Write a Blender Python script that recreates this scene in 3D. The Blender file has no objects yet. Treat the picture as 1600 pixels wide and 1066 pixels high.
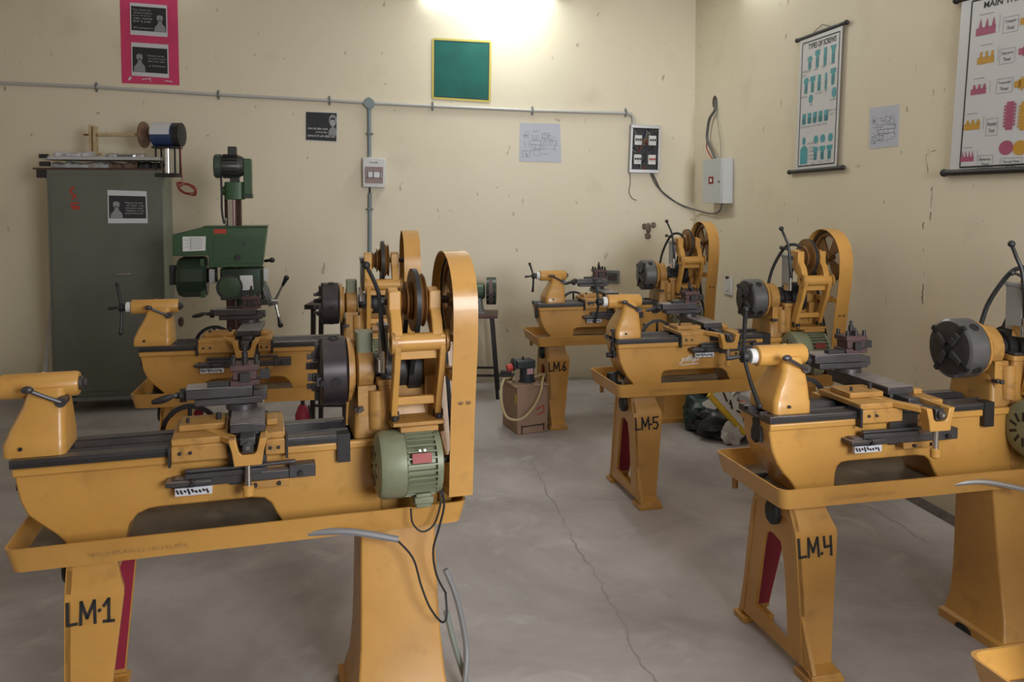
import bpy, bmesh, math, random
from mathutils import Vector, Matrix
random.seed(7)
C = bpy.context.scene.collection
PI = math.pi
# ------------------------------------------------------------------ camera
F = 1300.0; PITCH = math.radians(3); H = 1.6
PPY = 310 + F*math.tan(PITCH)
cd = bpy.data.cameras.new('camera'); cam = bpy.data.objects.new('camera', cd); C.objects.link(cam)
cam.location = (0, 0, H); cam.rotation_euler = (PI/2-PITCH, 0, 0)
cd.sensor_fit = 'HORIZONTAL'; cd.sensor_width = 36; cd.lens = 36*F/1600
cd.shift_y = -(533-PPY)/1600
bpy.context.scene.camera = cam
def ray(px, py):
    cx = (px-800)/F; cy = -(py-PPY)/F
    return Vector((cx, math.cos(PITCH)+cy*math.sin(PITCH), -math.sin(PITCH)+cy*math.cos(PITCH)))
def atz(px, py, z):
    r = ray(px, py); t = (z-H)/r.z; return Vector((r.x*t, r.y*t, z))
def aty(px, py, y):
    r = ray(px, py); t = y/r.y; return Vector((r.x*t, y, H+r.z*t))
# ------------------------------------------------------------------ materials
MATS = {}
def mat(name, col, rough=.5, metal=0., stain=None, amt=0., scale=4., bump=0., bscale=60., emis=None, spec=.5, col2=None, s2=30., a2=.0, coat=0.):
    if name in MATS: return MATS[name]
    m = bpy.data.materials.new(name); m.use_nodes = True; nt = m.node_tree; N = nt.nodes; L = nt.links
    b = N['Principled BSDF']; b.inputs['Roughness'].default_value = rough; b.inputs['Metallic'].default_value = metal
    b.inputs['Specular IOR Level'].default_value = spec; b.inputs['Coat Weight'].default_value = coat
    b.inputs['Base Color'].default_value = (*col, 1)
    tc = N.new('ShaderNodeTexCoord')
    if stain:
        n = N.new('ShaderNodeTexNoise'); n.inputs['Scale'].default_value = scale; n.inputs['Detail'].default_value = 8; n.inputs['Roughness'].default_value = .6
        L.new(tc.outputs['Object'], n.inputs['Vector'])
        r = N.new('ShaderNodeValToRGB'); r.color_ramp.elements[0].position = .45; r.color_ramp.elements[1].position = .72
        L.new(n.outputs['Fac'], r.inputs['Fac'])
        mu = N.new('ShaderNodeMath'); mu.operation = 'MULTIPLY'; mu.inputs[1].default_value = amt; L.new(r.outputs['Color'], mu.inputs[0])
        mx = N.new('ShaderNodeMix'); mx.data_type = 'RGBA'; mx.inputs[6].default_value = (*col, 1); mx.inputs[7].default_value = (*stain, 1)
        L.new(mu.outputs[0], mx.inputs[0]); out = mx.outputs[2]
        if col2:
            n2 = N.new('ShaderNodeTexNoise'); n2.inputs['Scale'].default_value = s2; n2.inputs['Detail'].default_value = 5
            L.new(tc.outputs['Object'], n2.inputs['Vector'])
            r2 = N.new('ShaderNodeValToRGB'); r2.color_ramp.elements[0].position = .58; r2.color_ramp.elements[1].position = .70
            L.new(n2.outputs['Fac'], r2.inputs['Fac'])
            m2 = N.new('ShaderNodeMath'); m2.operation = 'MULTIPLY'; m2.inputs[1].default_value = a2; L.new(r2.outputs['Color'], m2.inputs[0])
            x2 = N.new('ShaderNodeMix'); x2.data_type = 'RGBA'; x2.inputs[7].default_value = (*col2, 1)
            L.new(m2.outputs[0], x2.inputs[0]); L.new(out, x2.inputs[6]); out = x2.outputs[2]
        L.new(out, b.inputs['Base Color'])
    if bump:
        n = N.new('ShaderNodeTexNoise'); n.inputs['Scale'].default_value = bscale; n.inputs['Detail'].default_value = 4
        L.new(tc.outputs['Object'], n.inputs['Vector'])
        bp = N.new('ShaderNodeBump'); bp.inputs['Strength'].default_value = bump; bp.inputs['Distance'].default_value = .01
        L.new(n.outputs['Fac'], bp.inputs['Height']); L.new(bp.outputs['Normal'], b.inputs['Normal'])
    if emis:
        b.inputs['Emission Color'].default_value = (*col, 1); b.inputs['Emission Strength'].default_value = emis
    MATS[name] = m; return m
YEL = mat('yellow_paint', (.54, .282, .066), .34, stain=(.35, .168, .040), amt=.5, scale=3, col2=(.16, .08, .03), s2=13, a2=.22, bump=.02, bscale=90, coat=.15)
YEL2 = mat('yellow_paint_worn', (.42, .218, .054), .42, stain=(.16, .075, .025), amt=.5, scale=7, col2=(.06, .035, .02), s2=18, a2=.45, bump=.05, bscale=90)
STEEL = mat('dark_steel', (.085, .08, .085), .38, .6, stain=(.05, .035, .03), amt=.6, scale=12)
WAY = mat('ground_way_steel', (.115, .11, .12), .28, .75, stain=(.05, .045, .045), amt=.6, scale=7)
PLATE = mat('machined_plate', (.33, .30, .30), .42, .55, stain=(.14, .10, .09), amt=.6, scale=14)
CHUCK = mat('chuck_steel', (.17, .17, .18), .36, .7, stain=(.09, .08, .08), amt=.5, scale=9)
DARK = mat('dark_iron', (.022, .020, .020), .5, .2)
BLACK = mat('black_rubber', (.012, .012, .013), .5)
CHROME = mat('chrome', (.6, .6, .6), .2, 1)
WINE = mat('toolpost_iron', (.085, .045, .045), .5, .35, stain=(.04, .025, .025), amt=.6, scale=20)
RED = mat('red_primer', (.30, .018, .045), .6, stain=(.2, .015, .03), amt=.5, scale=10)
MGREEN = mat('motor_green', (.22, .235, .15), .42, .1, stain=(.09, .09, .05), amt=.4, scale=9)
GREYP = mat('grey_paint', (.17, .18, .18), .45, stain=(.07, .07, .07), amt=.5, scale=15)
WHITE = mat('white_enamel', (.62, .62, .62), .4)
PAPER = mat('paper', (.58, .58, .62), .7)
INK = mat('ink_black', (.015, .013, .012), .6)
GHOST = mat('faded_pencil', (.38, .22, .08), .7)
WHEEL = mat('pulley_bronze', (.27, .135, .045), .42, .35, stain=(.06, .035, .02), amt=.6, scale=14)
CHUCK_SHADED = mat('chuck_steel_shaded', (.06, .05, .055), .36, .6, stain=(.03, .025, .025), amt=.6, scale=9)  # chuck steel again, with the dim left surroundings put into the colour
# ------------------------------------------------------------------ mesh builder
class MB:
    def __init__(s): s.v = []; s.f = []; s.g = []
    def add(s, vs, fs, M=None):
        o = len(s.v); s.g.append((o, o+len(vs), len(s.f), len(s.f)+len(fs)))
        s.v += [(M @ Vector(p)) if M else Vector(p) for p in vs]; s.f += [tuple(o+i for i in f) for f in fs]; return s
    def box(s, x0, x1, y0, y1, z0, z1, M=None):
        return s.add([(x0,y0,z0),(x1,y0,z0),(x1,y1,z0),(x0,y1,z0),(x0,y0,z1),(x1,y0,z1),(x1,y1,z1),(x0,y1,z1)],
                     [(0,3,2,1),(4,5,6,7),(0,1,5,4),(1,2,6,5),(2,3,7,6),(3,0,4,7)], M)
    def prism(s, poly, ax, a, b, M=None):
        n = len(poly)
        g = {'x': lambda p, t: (t, p[0], p[1]), 'y': lambda p, t: (p[0], t, p[1]), 'z': lambda p, t: (p[0], p[1], t)}[ax]
        vs = [g(p, a) for p in poly]+[g(p, b) for p in poly]
        fs = [tuple(range(n))[::-1], tuple(range(n, 2*n))]+[(i, (i+1) % n, n+(i+1) % n, n+i) for i in range(n)]
        return s.add(vs, fs, M)
    def loft(s, loops, cap=True, M=None):
        n = len(loops[0]); vs = [p for l in loops for p in l]; fs = []
        for k in range(len(loops)-1):
            for i in range(n): j = (i+1) % n; fs.append((k*n+i, k*n+j, (k+1)*n+j, (k+1)*n+i))
        if cap: fs += [tuple(range(n))[::-1], tuple(range((len(loops)-1)*n, len(loops)*n))]
        return s.add(vs, fs, M)
    def rev(s, prof, p0, d, n=32, M=None):     # prof: (distance along d, radius)
        d = Vector(d).normalized(); a = d.orthogonal().normalized(); b = d.cross(a); p0 = Vector(p0)
        loops = [[p0+d*h+(a*math.cos(2*PI*i/n)+b*math.sin(2*PI*i/n))*max(r, 1e-4) for i in range(n)] for h, r in prof]
        return s.loft(loops, True, M)
    def cyl(s, p0, p1, r, r1=None, n=24, M=None):
        p0 = Vector(p0); p1 = Vector(p1); return s.rev([(0, r), ((p1-p0).length, r if r1 is None else r1)], p0, p1-p0, n, M)
    def ring(s, c, d, ro, ri, w, n=36, M=None):
        d = Vector(d).normalized(); a = d.orthogonal().normalized(); b = d.cross(a); c = Vector(c); L = []
        for r, h in ((ro, -w/2), (ro, w/2), (ri, w/2), (ri, -w/2), (ro, -w/2)):
            L.append([c+d*h+(a*math.cos(2*PI*i/n)+b*math.sin(2*PI*i/n))*r for i in range(n)])
        return s.loft(L, False, M)
    def sph(s, c, r, n=14, sc=(1, 1, 1), M=None):
        c = Vector(c); L = []
        for k in range(n//2+1):
            t = PI*k/(n//2); rr = max(math.sin(t), .01)*r
            L.append([c+Vector((math.cos(2*PI*i/n)*rr*sc[0], math.sin(2*PI*i/n)*rr*sc[1], -math.cos(t)*r*sc[2])) for i in range(n)])
        return s.loft(L, True, M)
    def tube(s, pts, r, n=8, smooth=True, M=None):
        P = [Vector(p) for p in pts]
        if smooth and len(P) > 2:
            Q = []
            for i in range(len(P)-1):
                a = P[max(i-1, 0)]; b = P[i]; c = P[i+1]; d = P[min(i+2, len(P)-1)]
                for k in range(6):
                    t = k/6; Q.append(.5*((2*b)+(c-a)*t+(2*a-5*b+4*c-d)*t*t+(3*b-a-3*c+d)*t**3))
            Q.append(P[-1]); P = Q
        R = r if callable(r) else (lambda t: r)
        L = []; nrm = None
        for i, p in enumerate(P):
            d = (P[min(i+1, len(P)-1)]-P[max(i-1, 0)])
            if d.length < 1e-7: d = Vector((0, 0, 1))
            d.normalize()
            if nrm is None: nrm = d.orthogonal().normalized()
            nrm = (nrm-d*nrm.dot(d)).normalized(); b = d.cross(nrm); rr = R(i/(len(P)-1))
            L.append([p+(nrm*math.cos(2*PI*k/n)+b*math.sin(2*PI*k/n))*rr for k in range(n)])
        return s.loft(L, True, M)
    def pieces(s):
        n = len(s.g); bb = []
        for a, b, _, _ in s.g:
            P = s.v[a:b]; bb.append(([min(p[i] for p in P)-.002 for i in range(3)], [max(p[i] for p in P)+.002 for i in range(3)]))
        par = list(range(n))
        def f(i):
            while par[i] != i: i = par[i]
            return i
        for i in range(n):
            for j in range(i):
                if all(bb[i][0][k] <= bb[j][1][k] and bb[j][0][k] <= bb[i][1][k] for k in range(3)): par[f(i)] = f(j)
        out = {}
        for i in range(n): out.setdefault(f(i), []).append(i)
        return list(out.values())
    def build(s, name, m, parent=None, bevel=0., smooth=True, ang=35, split=True):
        if smooth and split and 1 < len(s.g) < 140:
            pc_ = s.pieces()
            if len(pc_) > 1:
                first = None
                for grp in pc_:
                    q = MB()
                    for i in grp:
                        a, b, c, d = s.g[i]; q.add(s.v[a:b], [tuple(k-a for k in f) for f in s.f[c:d]])
                    o = q.build(name, m, parent, bevel, smooth, ang, False); first = first or o
                return first
        me = bpy.data.meshes.new(name); me.from_pydata([tuple(p) for p in s.v], [], s.f); me.update()
        bm = bmesh.new(); bm.from_mesh(me); bmesh.ops.recalc_face_normals(bm, faces=bm.faces); bm.to_mesh(me); bm.free()
        me.materials.append(m)
        if smooth:
            for p in me.polygons: p.use_smooth = True
            me.set_sharp_from_angle(angle=math.radians(ang))
        o = bpy.data.objects.new(name, me); C.objects.link(o)
        if parent is not None: o.parent = parent
        if bevel:
            b = o.modifiers.new('bevel', 'BEVEL'); b.width = bevel; b.segments = 2; b.limit_method = 'ANGLE'; b.angle_limit = math.radians(40)
            b.harden_normals = False
        return o
def tag(o, label=None, cat=None, group=None, kind=None):
    if label: o['label'] = label
    if cat: o['category'] = cat
    if group: o['group'] = group
    if kind: o['kind'] = kind
    return o
def thing(name, label, cat, loc=(0, 0, 0), rz=0, group=None, sc=(1, 1, 1)):
    o = bpy.data.objects.new(name, None); o.empty_display_size = .1; C.objects.link(o); o.location = loc; o.rotation_euler = (0, 0, rz); o.scale = sc
    return tag(o, label, cat, group)
def rrect(x0, x1, y0, y1, z, r=.02, n=4, zf=None):
    P = []
    r = min(r, (x1-x0)/2*.98, (y1-y0)/2*.98)
    for cx, cy, a0 in ((x1-r, y0+r, -PI/2), (x1-r, y1-r, 0), (x0+r, y1-r, PI/2), (x0+r, y0+r, PI)):
        for k in range(n+1):
            a = a0+PI/2*k/n; P.append(Vector((cx+r*math.cos(a), cy+r*math.sin(a), z)))
    return P
def interp(tab, z):
    if z <= tab[0][0]: return tab[0][1]
    for (a, b), (c, d) in zip(tab, tab[1:]):
        if z <= c: return b+(d-b)*(z-a)/(c-a)
    return tab[-1][1]
# ------------------------------------------------------------------ flat decals on a quad
def text_mesh(body, font_shear=0, bold=0.):
    cu = bpy.data.curves.new('t', 'FONT'); cu.body = body; cu.size = 1; cu.align_x = 'LEFT'; cu.shear = font_shear; cu.offset = bold; cu.resolution_u = 3
    o = bpy.data.objects.new('t', cu); C.objects.link(o); dg = bpy.context.evaluated_depsgraph_get(); dg.update()
    me = bpy.data.meshes.new_from_object(o.evaluated_get(dg)); bpy.data.objects.remove(o); bpy.data.curves.remove(cu)
    vs = [v.co.copy() for v in me.vertices]; fs = [tuple(p.vertices) for p in me.polygons]; bpy.data.meshes.remove(me)
    return vs, fs
class Quad:
    """four corners TL,TR,BR,BL in space, front normal towards the room"""
    def __init__(s, tl, tr, br, bl):
        s.c = [Vector(p) for p in (tl, tr, br, bl)]; s.n = (s.c[3]-s.c[0]).cross(s.c[1]-s.c[0]).normalized()
        if s.n.dot(Vector((0, 0, H))-s.c[0]) < 0: s.n = -s.n
    def p(s, a, b, off=0.):
        t = s.c[0].lerp(s.c[1], a); u = s.c[3].lerp(s.c[2], a); return t.lerp(u, b)+s.n*off
    def rect(s, mb, a0, b0, a1, b1, off=.002, seg=1):
        return mb.add([s.p(a0, b0, off), s.p(a1, b0, off), s.p(a1, b1, off), s.p(a0, b1, off)], [(0, 1, 2, 3)])
    def poly(s, mb, pts, off=.002):
        return mb.add([s.p(a, b, off) for a, b in pts], [tuple(range(len(pts)))])
    def ell(s, mb, a, b, ra, rb, off=.002, n=18):
        return s.poly(mb, [(a+ra*math.cos(2*PI*i/n), b+rb*math.sin(2*PI*i/n)) for i in range(n)], off)
    def text(s, mb, body, a0, b0, a1, b1, off=.003, shear=0, bold=0.):
        vs, fs = text_mesh(body, shear, bold)
        if not vs: return mb
        x0 = min(v.x for v in vs); x1 = max(v.x for v in vs); y0 = min(v.y for v in vs); y1 = max(v.y for v in vs)
        return mb.add([s.p(a0+(a1-a0)*(v.x-x0)/(x1-x0+1e-6), b1+(b0-b1)*(v.y-y0)/(y1-y0+1e-6), off) for v in vs], fs)
    def line(s, mb, a0, b0, a1, b1, w=.004, off=.002):
        P = s.p(a0, b0, off); Q = s.p(a1, b1, off); d = (Q-P).normalized(); t = d.cross(s.n)*w/2
        return mb.add([P-t, Q-t, Q+t, P+t], [(0, 1, 2, 3)])
    def frame(s, mb, a0, b0, a1, b1, w=.004, off=.002):
        for q in ((a0,b0,a1,b0),(a1,b0,a1,b1),(a1,b1,a0,b1),(a0,b1,a0,b0)): s.line(mb, *q, w=w, off=off)
    def slab(s, mb, th=.002, off=.001, nx=1, ny=1, wav=0):
        g = [[s.p(i/nx, j/ny, off+th+wav*math.sin(i*2.1+j*1.3)) for i in range(nx+1)] for j in range(ny+1)]
        vs = [p for r in g for p in r]; fs = [(j*(nx+1)+i, j*(nx+1)+i+1, (j+1)*(nx+1)+i+1, (j+1)*(nx+1)+i) for j in range(ny) for i in range(nx)]
        mb.add(vs, fs)
        b = [s.p(0,0,off), s.p(1,0,off), s.p(1,1,off), s.p(0,1,off)]; t = [s.p(0,0,off+th), s.p(1,0,off+th), s.p(1,1,off+th), s.p(0,1,off+th)]
        return mb.add(b+t, [(0,1,2,3),(0,1,5,4),(1,2,6,5),(2,3,7,6),(3,0,4,7)])
# ------------------------------------------------------------------ room
CN = Vector((1.62, 7.43, 0)); AB = math.radians(8)
BU = Vector((math.cos(AB), math.sin(AB), 0)); BN = Vector((math.sin(AB), -math.cos(AB), 0))      # along the back wall, into the room
RU = Vector((.168, -1, 0)).normalized(); RN = Vector((RU.y, -RU.x, 0))                             # along the right wall toward camera
if RN.x > 0: RN = -RN
def onwall(px, py, P0, n, off=0.):
    r = ray(px, py); o = Vector((0, 0, H)); t = ((P0+n*off)-o).dot(n)/r.dot(n); return o+r*t
def bw(px, py, off=0.): return onwall(px, py, CN, BN, off)
def rw(px, py, off=0.): return onwall(px, py, CN, RN, off)

def wall_mat():
    m = bpy.data.materials.new('cream_wall_paint'); m.use_nodes = True; nt = m.node_tree; N = nt.nodes; L = nt.links; b = N['Principled BSDF']
    b.inputs['Roughness'].default_value = .55
    tc = N.new('ShaderNodeTexCoord')
    def noise(sc, det, lo, hi, vec=None):
        n = N.new('ShaderNodeTexNoise'); n.inputs['Scale'].default_value = sc; n.inputs['Detail'].default_value = det
        L.new(vec or tc.outputs['Object'], n.inputs['Vector']); r = N.new('ShaderNodeMapRange'); r.inputs[1].default_value = lo; r.inputs[2].default_value = hi
        L.new(n.outputs['Fac'], r.inputs[0]); return r.outputs[0], n
    def mix(f, a, col):
        x = N.new('ShaderNodeMix'); x.data_type = 'RGBA'; L.new(f, x.inputs[0])
        if isinstance(a, tuple): x.inputs[6].default_value = (*a, 1)
        else: L.new(a, x.inputs[6])
        x.inputs[7].default_value = (*col, 1); return x.outputs[2]
    f1, _ = noise(.7, 5, .35, .75); c = mix(f1, (.73, .655, .515), (.68, .60, .45))
    f2, _ = noise(2.3, 8, .60, .95); c = mix(f2, c, (.56, .48, .36))
    # scuffs: sparse small marks
    mp = N.new('ShaderNodeMapping'); mp.inputs['Scale'].default_value = (3, 3, 1.3); L.new(tc.outputs['Object'], mp.inputs['Vector'])
    f3, _ = noise(4.5, 2, .72, .78, mp.outputs['Vector']); c = mix(f3, c, (.36, .29, .21)); f4, _ = noise(13, 2, .74, .79); c = mix(f4, c, (.42, .35, .26))
    # wall colour turns darker and browner towards the floor
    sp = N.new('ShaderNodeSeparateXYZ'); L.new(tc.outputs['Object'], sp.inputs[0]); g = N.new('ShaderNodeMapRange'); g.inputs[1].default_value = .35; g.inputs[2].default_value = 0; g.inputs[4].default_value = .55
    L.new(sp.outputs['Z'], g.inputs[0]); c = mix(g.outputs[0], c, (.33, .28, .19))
    L.new(c, b.inputs['Base Color'])
    _, nb = noise(2.2, 6, 0, 1); bp = N.new('ShaderNodeBump'); bp.inputs['Strength'].default_value = .25; bp.inputs['Distance'].default_value = .03
    L.new(nb.outputs['Fac'], bp.inputs['Height']); L.new(bp.outputs['Normal'], b.inputs['Normal']); return m
def floor_mat():
    m = bpy.data.materials.new('concrete_floor'); m.use_nodes = True; nt = m.node_tree; N = nt.nodes; L = nt.links; b = N['Principled BSDF']
    b.inputs['Roughness'].default_value = .5; tc = N.new('ShaderNodeTexCoord')
    def noise(sc, det, lo, hi, dist=0):
        n = N.new('ShaderNodeTexNoise'); n.inputs['Scale'].default_value = sc; n.inputs['Detail'].default_value = det; n.inputs['Distortion'].default_value = dist
        n.inputs['Roughness'].default_value = .6
        L.new(tc.outputs['Object'], n.inputs['Vector']); r = N.new('ShaderNodeMapRange'); r.inputs[1].default_value = lo; r.inputs[2].default_value = hi
        L.new(n.outputs['Fac'], r.inputs[0]); return r.outputs[0], n
    def mix(f, a, col):
        x = N.new('ShaderNodeMix'); x.data_type = 'RGBA'; L.new(f, x.inputs[0])
        if isinstance(a, tuple): x.inputs[6].default_value = (*a, 1)
        else: L.new(a, x.inputs[6])
        x.inputs[7].default_value = (*col, 1); return x.outputs[2]
    f1, _ = noise(.9, 8, .38, .66, .5); c = mix(f1, (.43, .395, .39), (.235, .208, .20))
    f2, _ = noise(3.1, 10, .55, .85, 1); c = mix(f2, c, (.50, .475, .45))
    f3, _ = noise(9, 6, .68, .80); c = mix(f3, c, (.16, .14, .125))
    f4, _ = noise(38, 4, .74, .80); c = mix(f4, c, (.12, .105, .095))
    L.new(c, b.inputs['Base Color'])
    f5, nb = noise(1.7, 8, .3, .7); r = N.new('ShaderNodeMapRange'); r.inputs[3].default_value = .38; r.inputs[4].default_value = .68; L.new(f5, r.inputs[0]); L.new(r.outputs[0], b.inputs['Roughness'])
    bp = N.new('ShaderNodeBump'); bp.inputs['Strength'].default_value = .15; bp.inputs['Distance'].default_value = .02
    L.new(nb.outputs['Fac'], bp.inputs['Height']); L.new(bp.outputs['Normal'], b.inputs['Normal']); return m
WALL = wall_mat(); FLOOR = floor_mat()
CEIL = mat('whitewashed_ceiling', (.62, .58, .50), .8, stain=(.5, .46, .38), amt=.4, scale=1)
def struct(name, mb, m, **k):
    o = mb.build(name, m, **k); o['kind'] = 'structure'; return o
CLh = 3.75; T = .2
LW = CN-BU*6.6; RF = CN+RU*9.6; LF = LW+RU*9.6
def wallslab(P, Q, nout):
    mb = MB(); a = [P, Q, Q+nout*T, P+nout*T]
    return mb.loft([[Vector((p.x, p.y, 0)) for p in a], [Vector((p.x, p.y, CLh)) for p in a]])
struct('wall_back', wallslab(LW, CN, -BN), WALL)
struct('wall_right', wallslab(CN, RF, -RN), WALL)
struct('wall_left', wallslab(LW, LF, RN), WALL)
struct('wall_front', wallslab(LF, RF, BN), WALL)
fl = MB(); fl.loft([[Vector((p.x, p.y, -.1)) for p in (LW, CN, RF, LF)], [Vector((p.x, p.y, 0)) for p in (LW, CN, RF, LF)]]); struct('floor', fl, FLOOR)
fl = MB(); fl.loft([[Vector((p.x, p.y, CLh)) for p in (LW, CN, RF, LF)], [Vector((p.x, p.y, CLh+.1)) for p in (LW, CN, RF, LF)]]); struct('ceiling', fl, CEIL)
# dark strips along the foot of the walls
SEAM = mat('floor_seam_dark', (.10, .08, .07), .8, stain=(.02, .018, .016), amt=.8, scale=12)
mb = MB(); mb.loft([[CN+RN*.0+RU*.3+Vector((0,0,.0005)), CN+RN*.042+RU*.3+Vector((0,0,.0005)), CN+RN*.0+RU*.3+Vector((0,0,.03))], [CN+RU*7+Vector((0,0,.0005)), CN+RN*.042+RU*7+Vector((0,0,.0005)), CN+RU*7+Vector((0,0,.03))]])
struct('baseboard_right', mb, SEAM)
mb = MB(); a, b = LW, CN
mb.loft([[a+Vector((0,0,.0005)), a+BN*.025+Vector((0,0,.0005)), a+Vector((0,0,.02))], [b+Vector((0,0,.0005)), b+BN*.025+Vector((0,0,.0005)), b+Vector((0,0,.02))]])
struct('baseboard_back', mb, mat('skirting_dark', (.22, .19, .15), .8, stain=(.1, .085, .07), amt=.7, scale=9))
# floor crack
def ribbon(pts, w, z=.0012):
    mb = MB(); P = [Vector(p) for p in pts]
    Q = []
    for i in range(len(P)-1):
        for k in range(8):
            t = k/8; q = P[i].lerp(P[i+1], t); q += Vector((random.uniform(-1, 1), random.uniform(-1, 1), 0))*.012*(0 if k == 0 else 1); Q.append(q)
    Q.append(P[-1])
    for i in range(len(Q)-1):
        d = (Q[i+1]-Q[i]).normalized(); t = Vector((-d.y, d.x, 0)); w0 = w*random.uniform(.3, 1.0); w1 = w0
        mb.add([Q[i]-t*w0+Vector((0,0,z)), Q[i+1]-t*w1+Vector((0,0,z)), Q[i+1]+t*w1+Vector((0,0,z)), Q[i]+t*w0+Vector((0,0,z))], [(0,1,2,3)])
    return mb
CRK = mat('floor_crack', (.29, .265, .25), .9)  # tone a little darker than the concrete, for the crack lines
ck = ribbon([atz(*p, 0) for p in ((735, 705), (800, 698), (832, 722), (845, 750), (875, 805), (900, 850), (935, 905), (965, 960), (1000, 1030), (1040, 1080))], .0045)
struct('trim_1', ck, CRK, smooth=False)
ck = ribbon([atz(*p, 0) for p in ((1310, 782), (1365, 795), (1410, 822), (1450, 850))], .004)
struct('trim_2', ck, CRK, smooth=False)
# wall cracks, chips and plaster scars on the right wall
mb = MB()
def wcrack(pts, w, f):
    P = [f(*p, .0015) for p in pts]; n = RN if f is rw else BN
    for i in range(len(P)-1):
        d = (P[i+1]-P[i]); t = d.normalized().cross(n); k = max(2, int(d.length/.02))
        for j in range(k):
            if random.random() < .3: continue
            a = P[i]+d*(j/k)+t*random.uniform(-.006, .006); b = P[i]+d*((j+1)/k)+t*random.uniform(-.006, .006); ww = w*random.uniform(.2, 1)
            mb.add([a-t*ww, b-t*ww*.7, b+t*ww*.7, a+t*ww], [(0,1,2,3)])
wcrack([(1450, 243), (1448, 235), (1462, 236)], .002, rw); wcrack([(1447, 240), (1449, 270)], .003, rw)
wcrack([(1456, 292), (1453, 345)], .0035, rw); wcrack([(1446, 342), (1441, 352), (1443, 395)], .0045, rw)
wcrack([(1443, 425), (1441, 470), (1443, 480), (1434, 480)], .0055, rw); wcrack([(1432, 570), (1431, 612)], .003, rw)
wcrack([(1459, 140), (1457, 150)], .006, rw); wcrack([(1456, 158), (1455, 162)], .004, rw)
wcrack([(1096, 3), (1094, 60), (1091, 110), (1089, 170)], .0015, rw)
wcrack([(935, 20), (934, 26)], .003, bw)
struct('trim_3', mb, mat('plaster_crack', (.13, .10, .08), .9), smooth=False)
# ------------------------------------------------------------------ LATHE
def clx(z): return z
def strokes(mb, ch, x0, z1, w, h, yf, sw=.0045):
    S = {'L': [[(.05, 1), (.1, .03), (.95, .06)]], 'M': [[(0, 0), (.05, 1), (.45, .25), (.95, 1), (1, 0)]],
         '1': [[(.05, .7), (.5, 1), (.5, 0)], [(.05, .02), (.95, .0)]], '4': [[(.05, 1), (.1, .45), (.95, .5)], [(.9, 1), (.85, 0)]],
         '5': [[(1, 1), (.12, .96), (.1, .55), (.7, .58), (.95, .3), (.6, .02), (.05, .08)]], '6': [[(.75, 1), (.25, .6), (.1, .2), (.5, 0), (.9, .25), (.6, .5), (.15, .35)]],
         '.': [[(.3, .1), (.6, .16)]], '-': [[(.0, .4), (.9, .42)]], 'o': [[(.3, .5), (.6, .56)]], '2': [[(.05,.8),(.5,1),(.9,.7),(.1,0),(1,.02)]], '3': [[(.05,.9),(.6,1),(.9,.75),(.4,.52),(.95,.3),(.5,0),(.05,.1)]]}
    for st in S[ch]:
        P = [(x0+a*w, z1-h+b*h) for a, b in st]
        for i in range(len(P)-1):
            (ax, az), (bx, bz) = P[i], P[i+1]; L = math.hypot(bx-ax, bz-az) or 1e-6; dx, dz = (bx-ax)/L, (bz-az)/L; tx, tz = -dz*sw, dx*sw; ax -= dx*sw*.6; az -= dz*sw*.6; bx += dx*sw*.6; bz += dz*sw*.6
            q = [(ax-tx, az-tz), (bx-tx, bz-tz), (bx+tx, bz+tz), (ax+tx, az+tz)]
            mb.add([(x, yf(z)-.0016, z) for x, z in q], [(0,1,2,3)])
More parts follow.
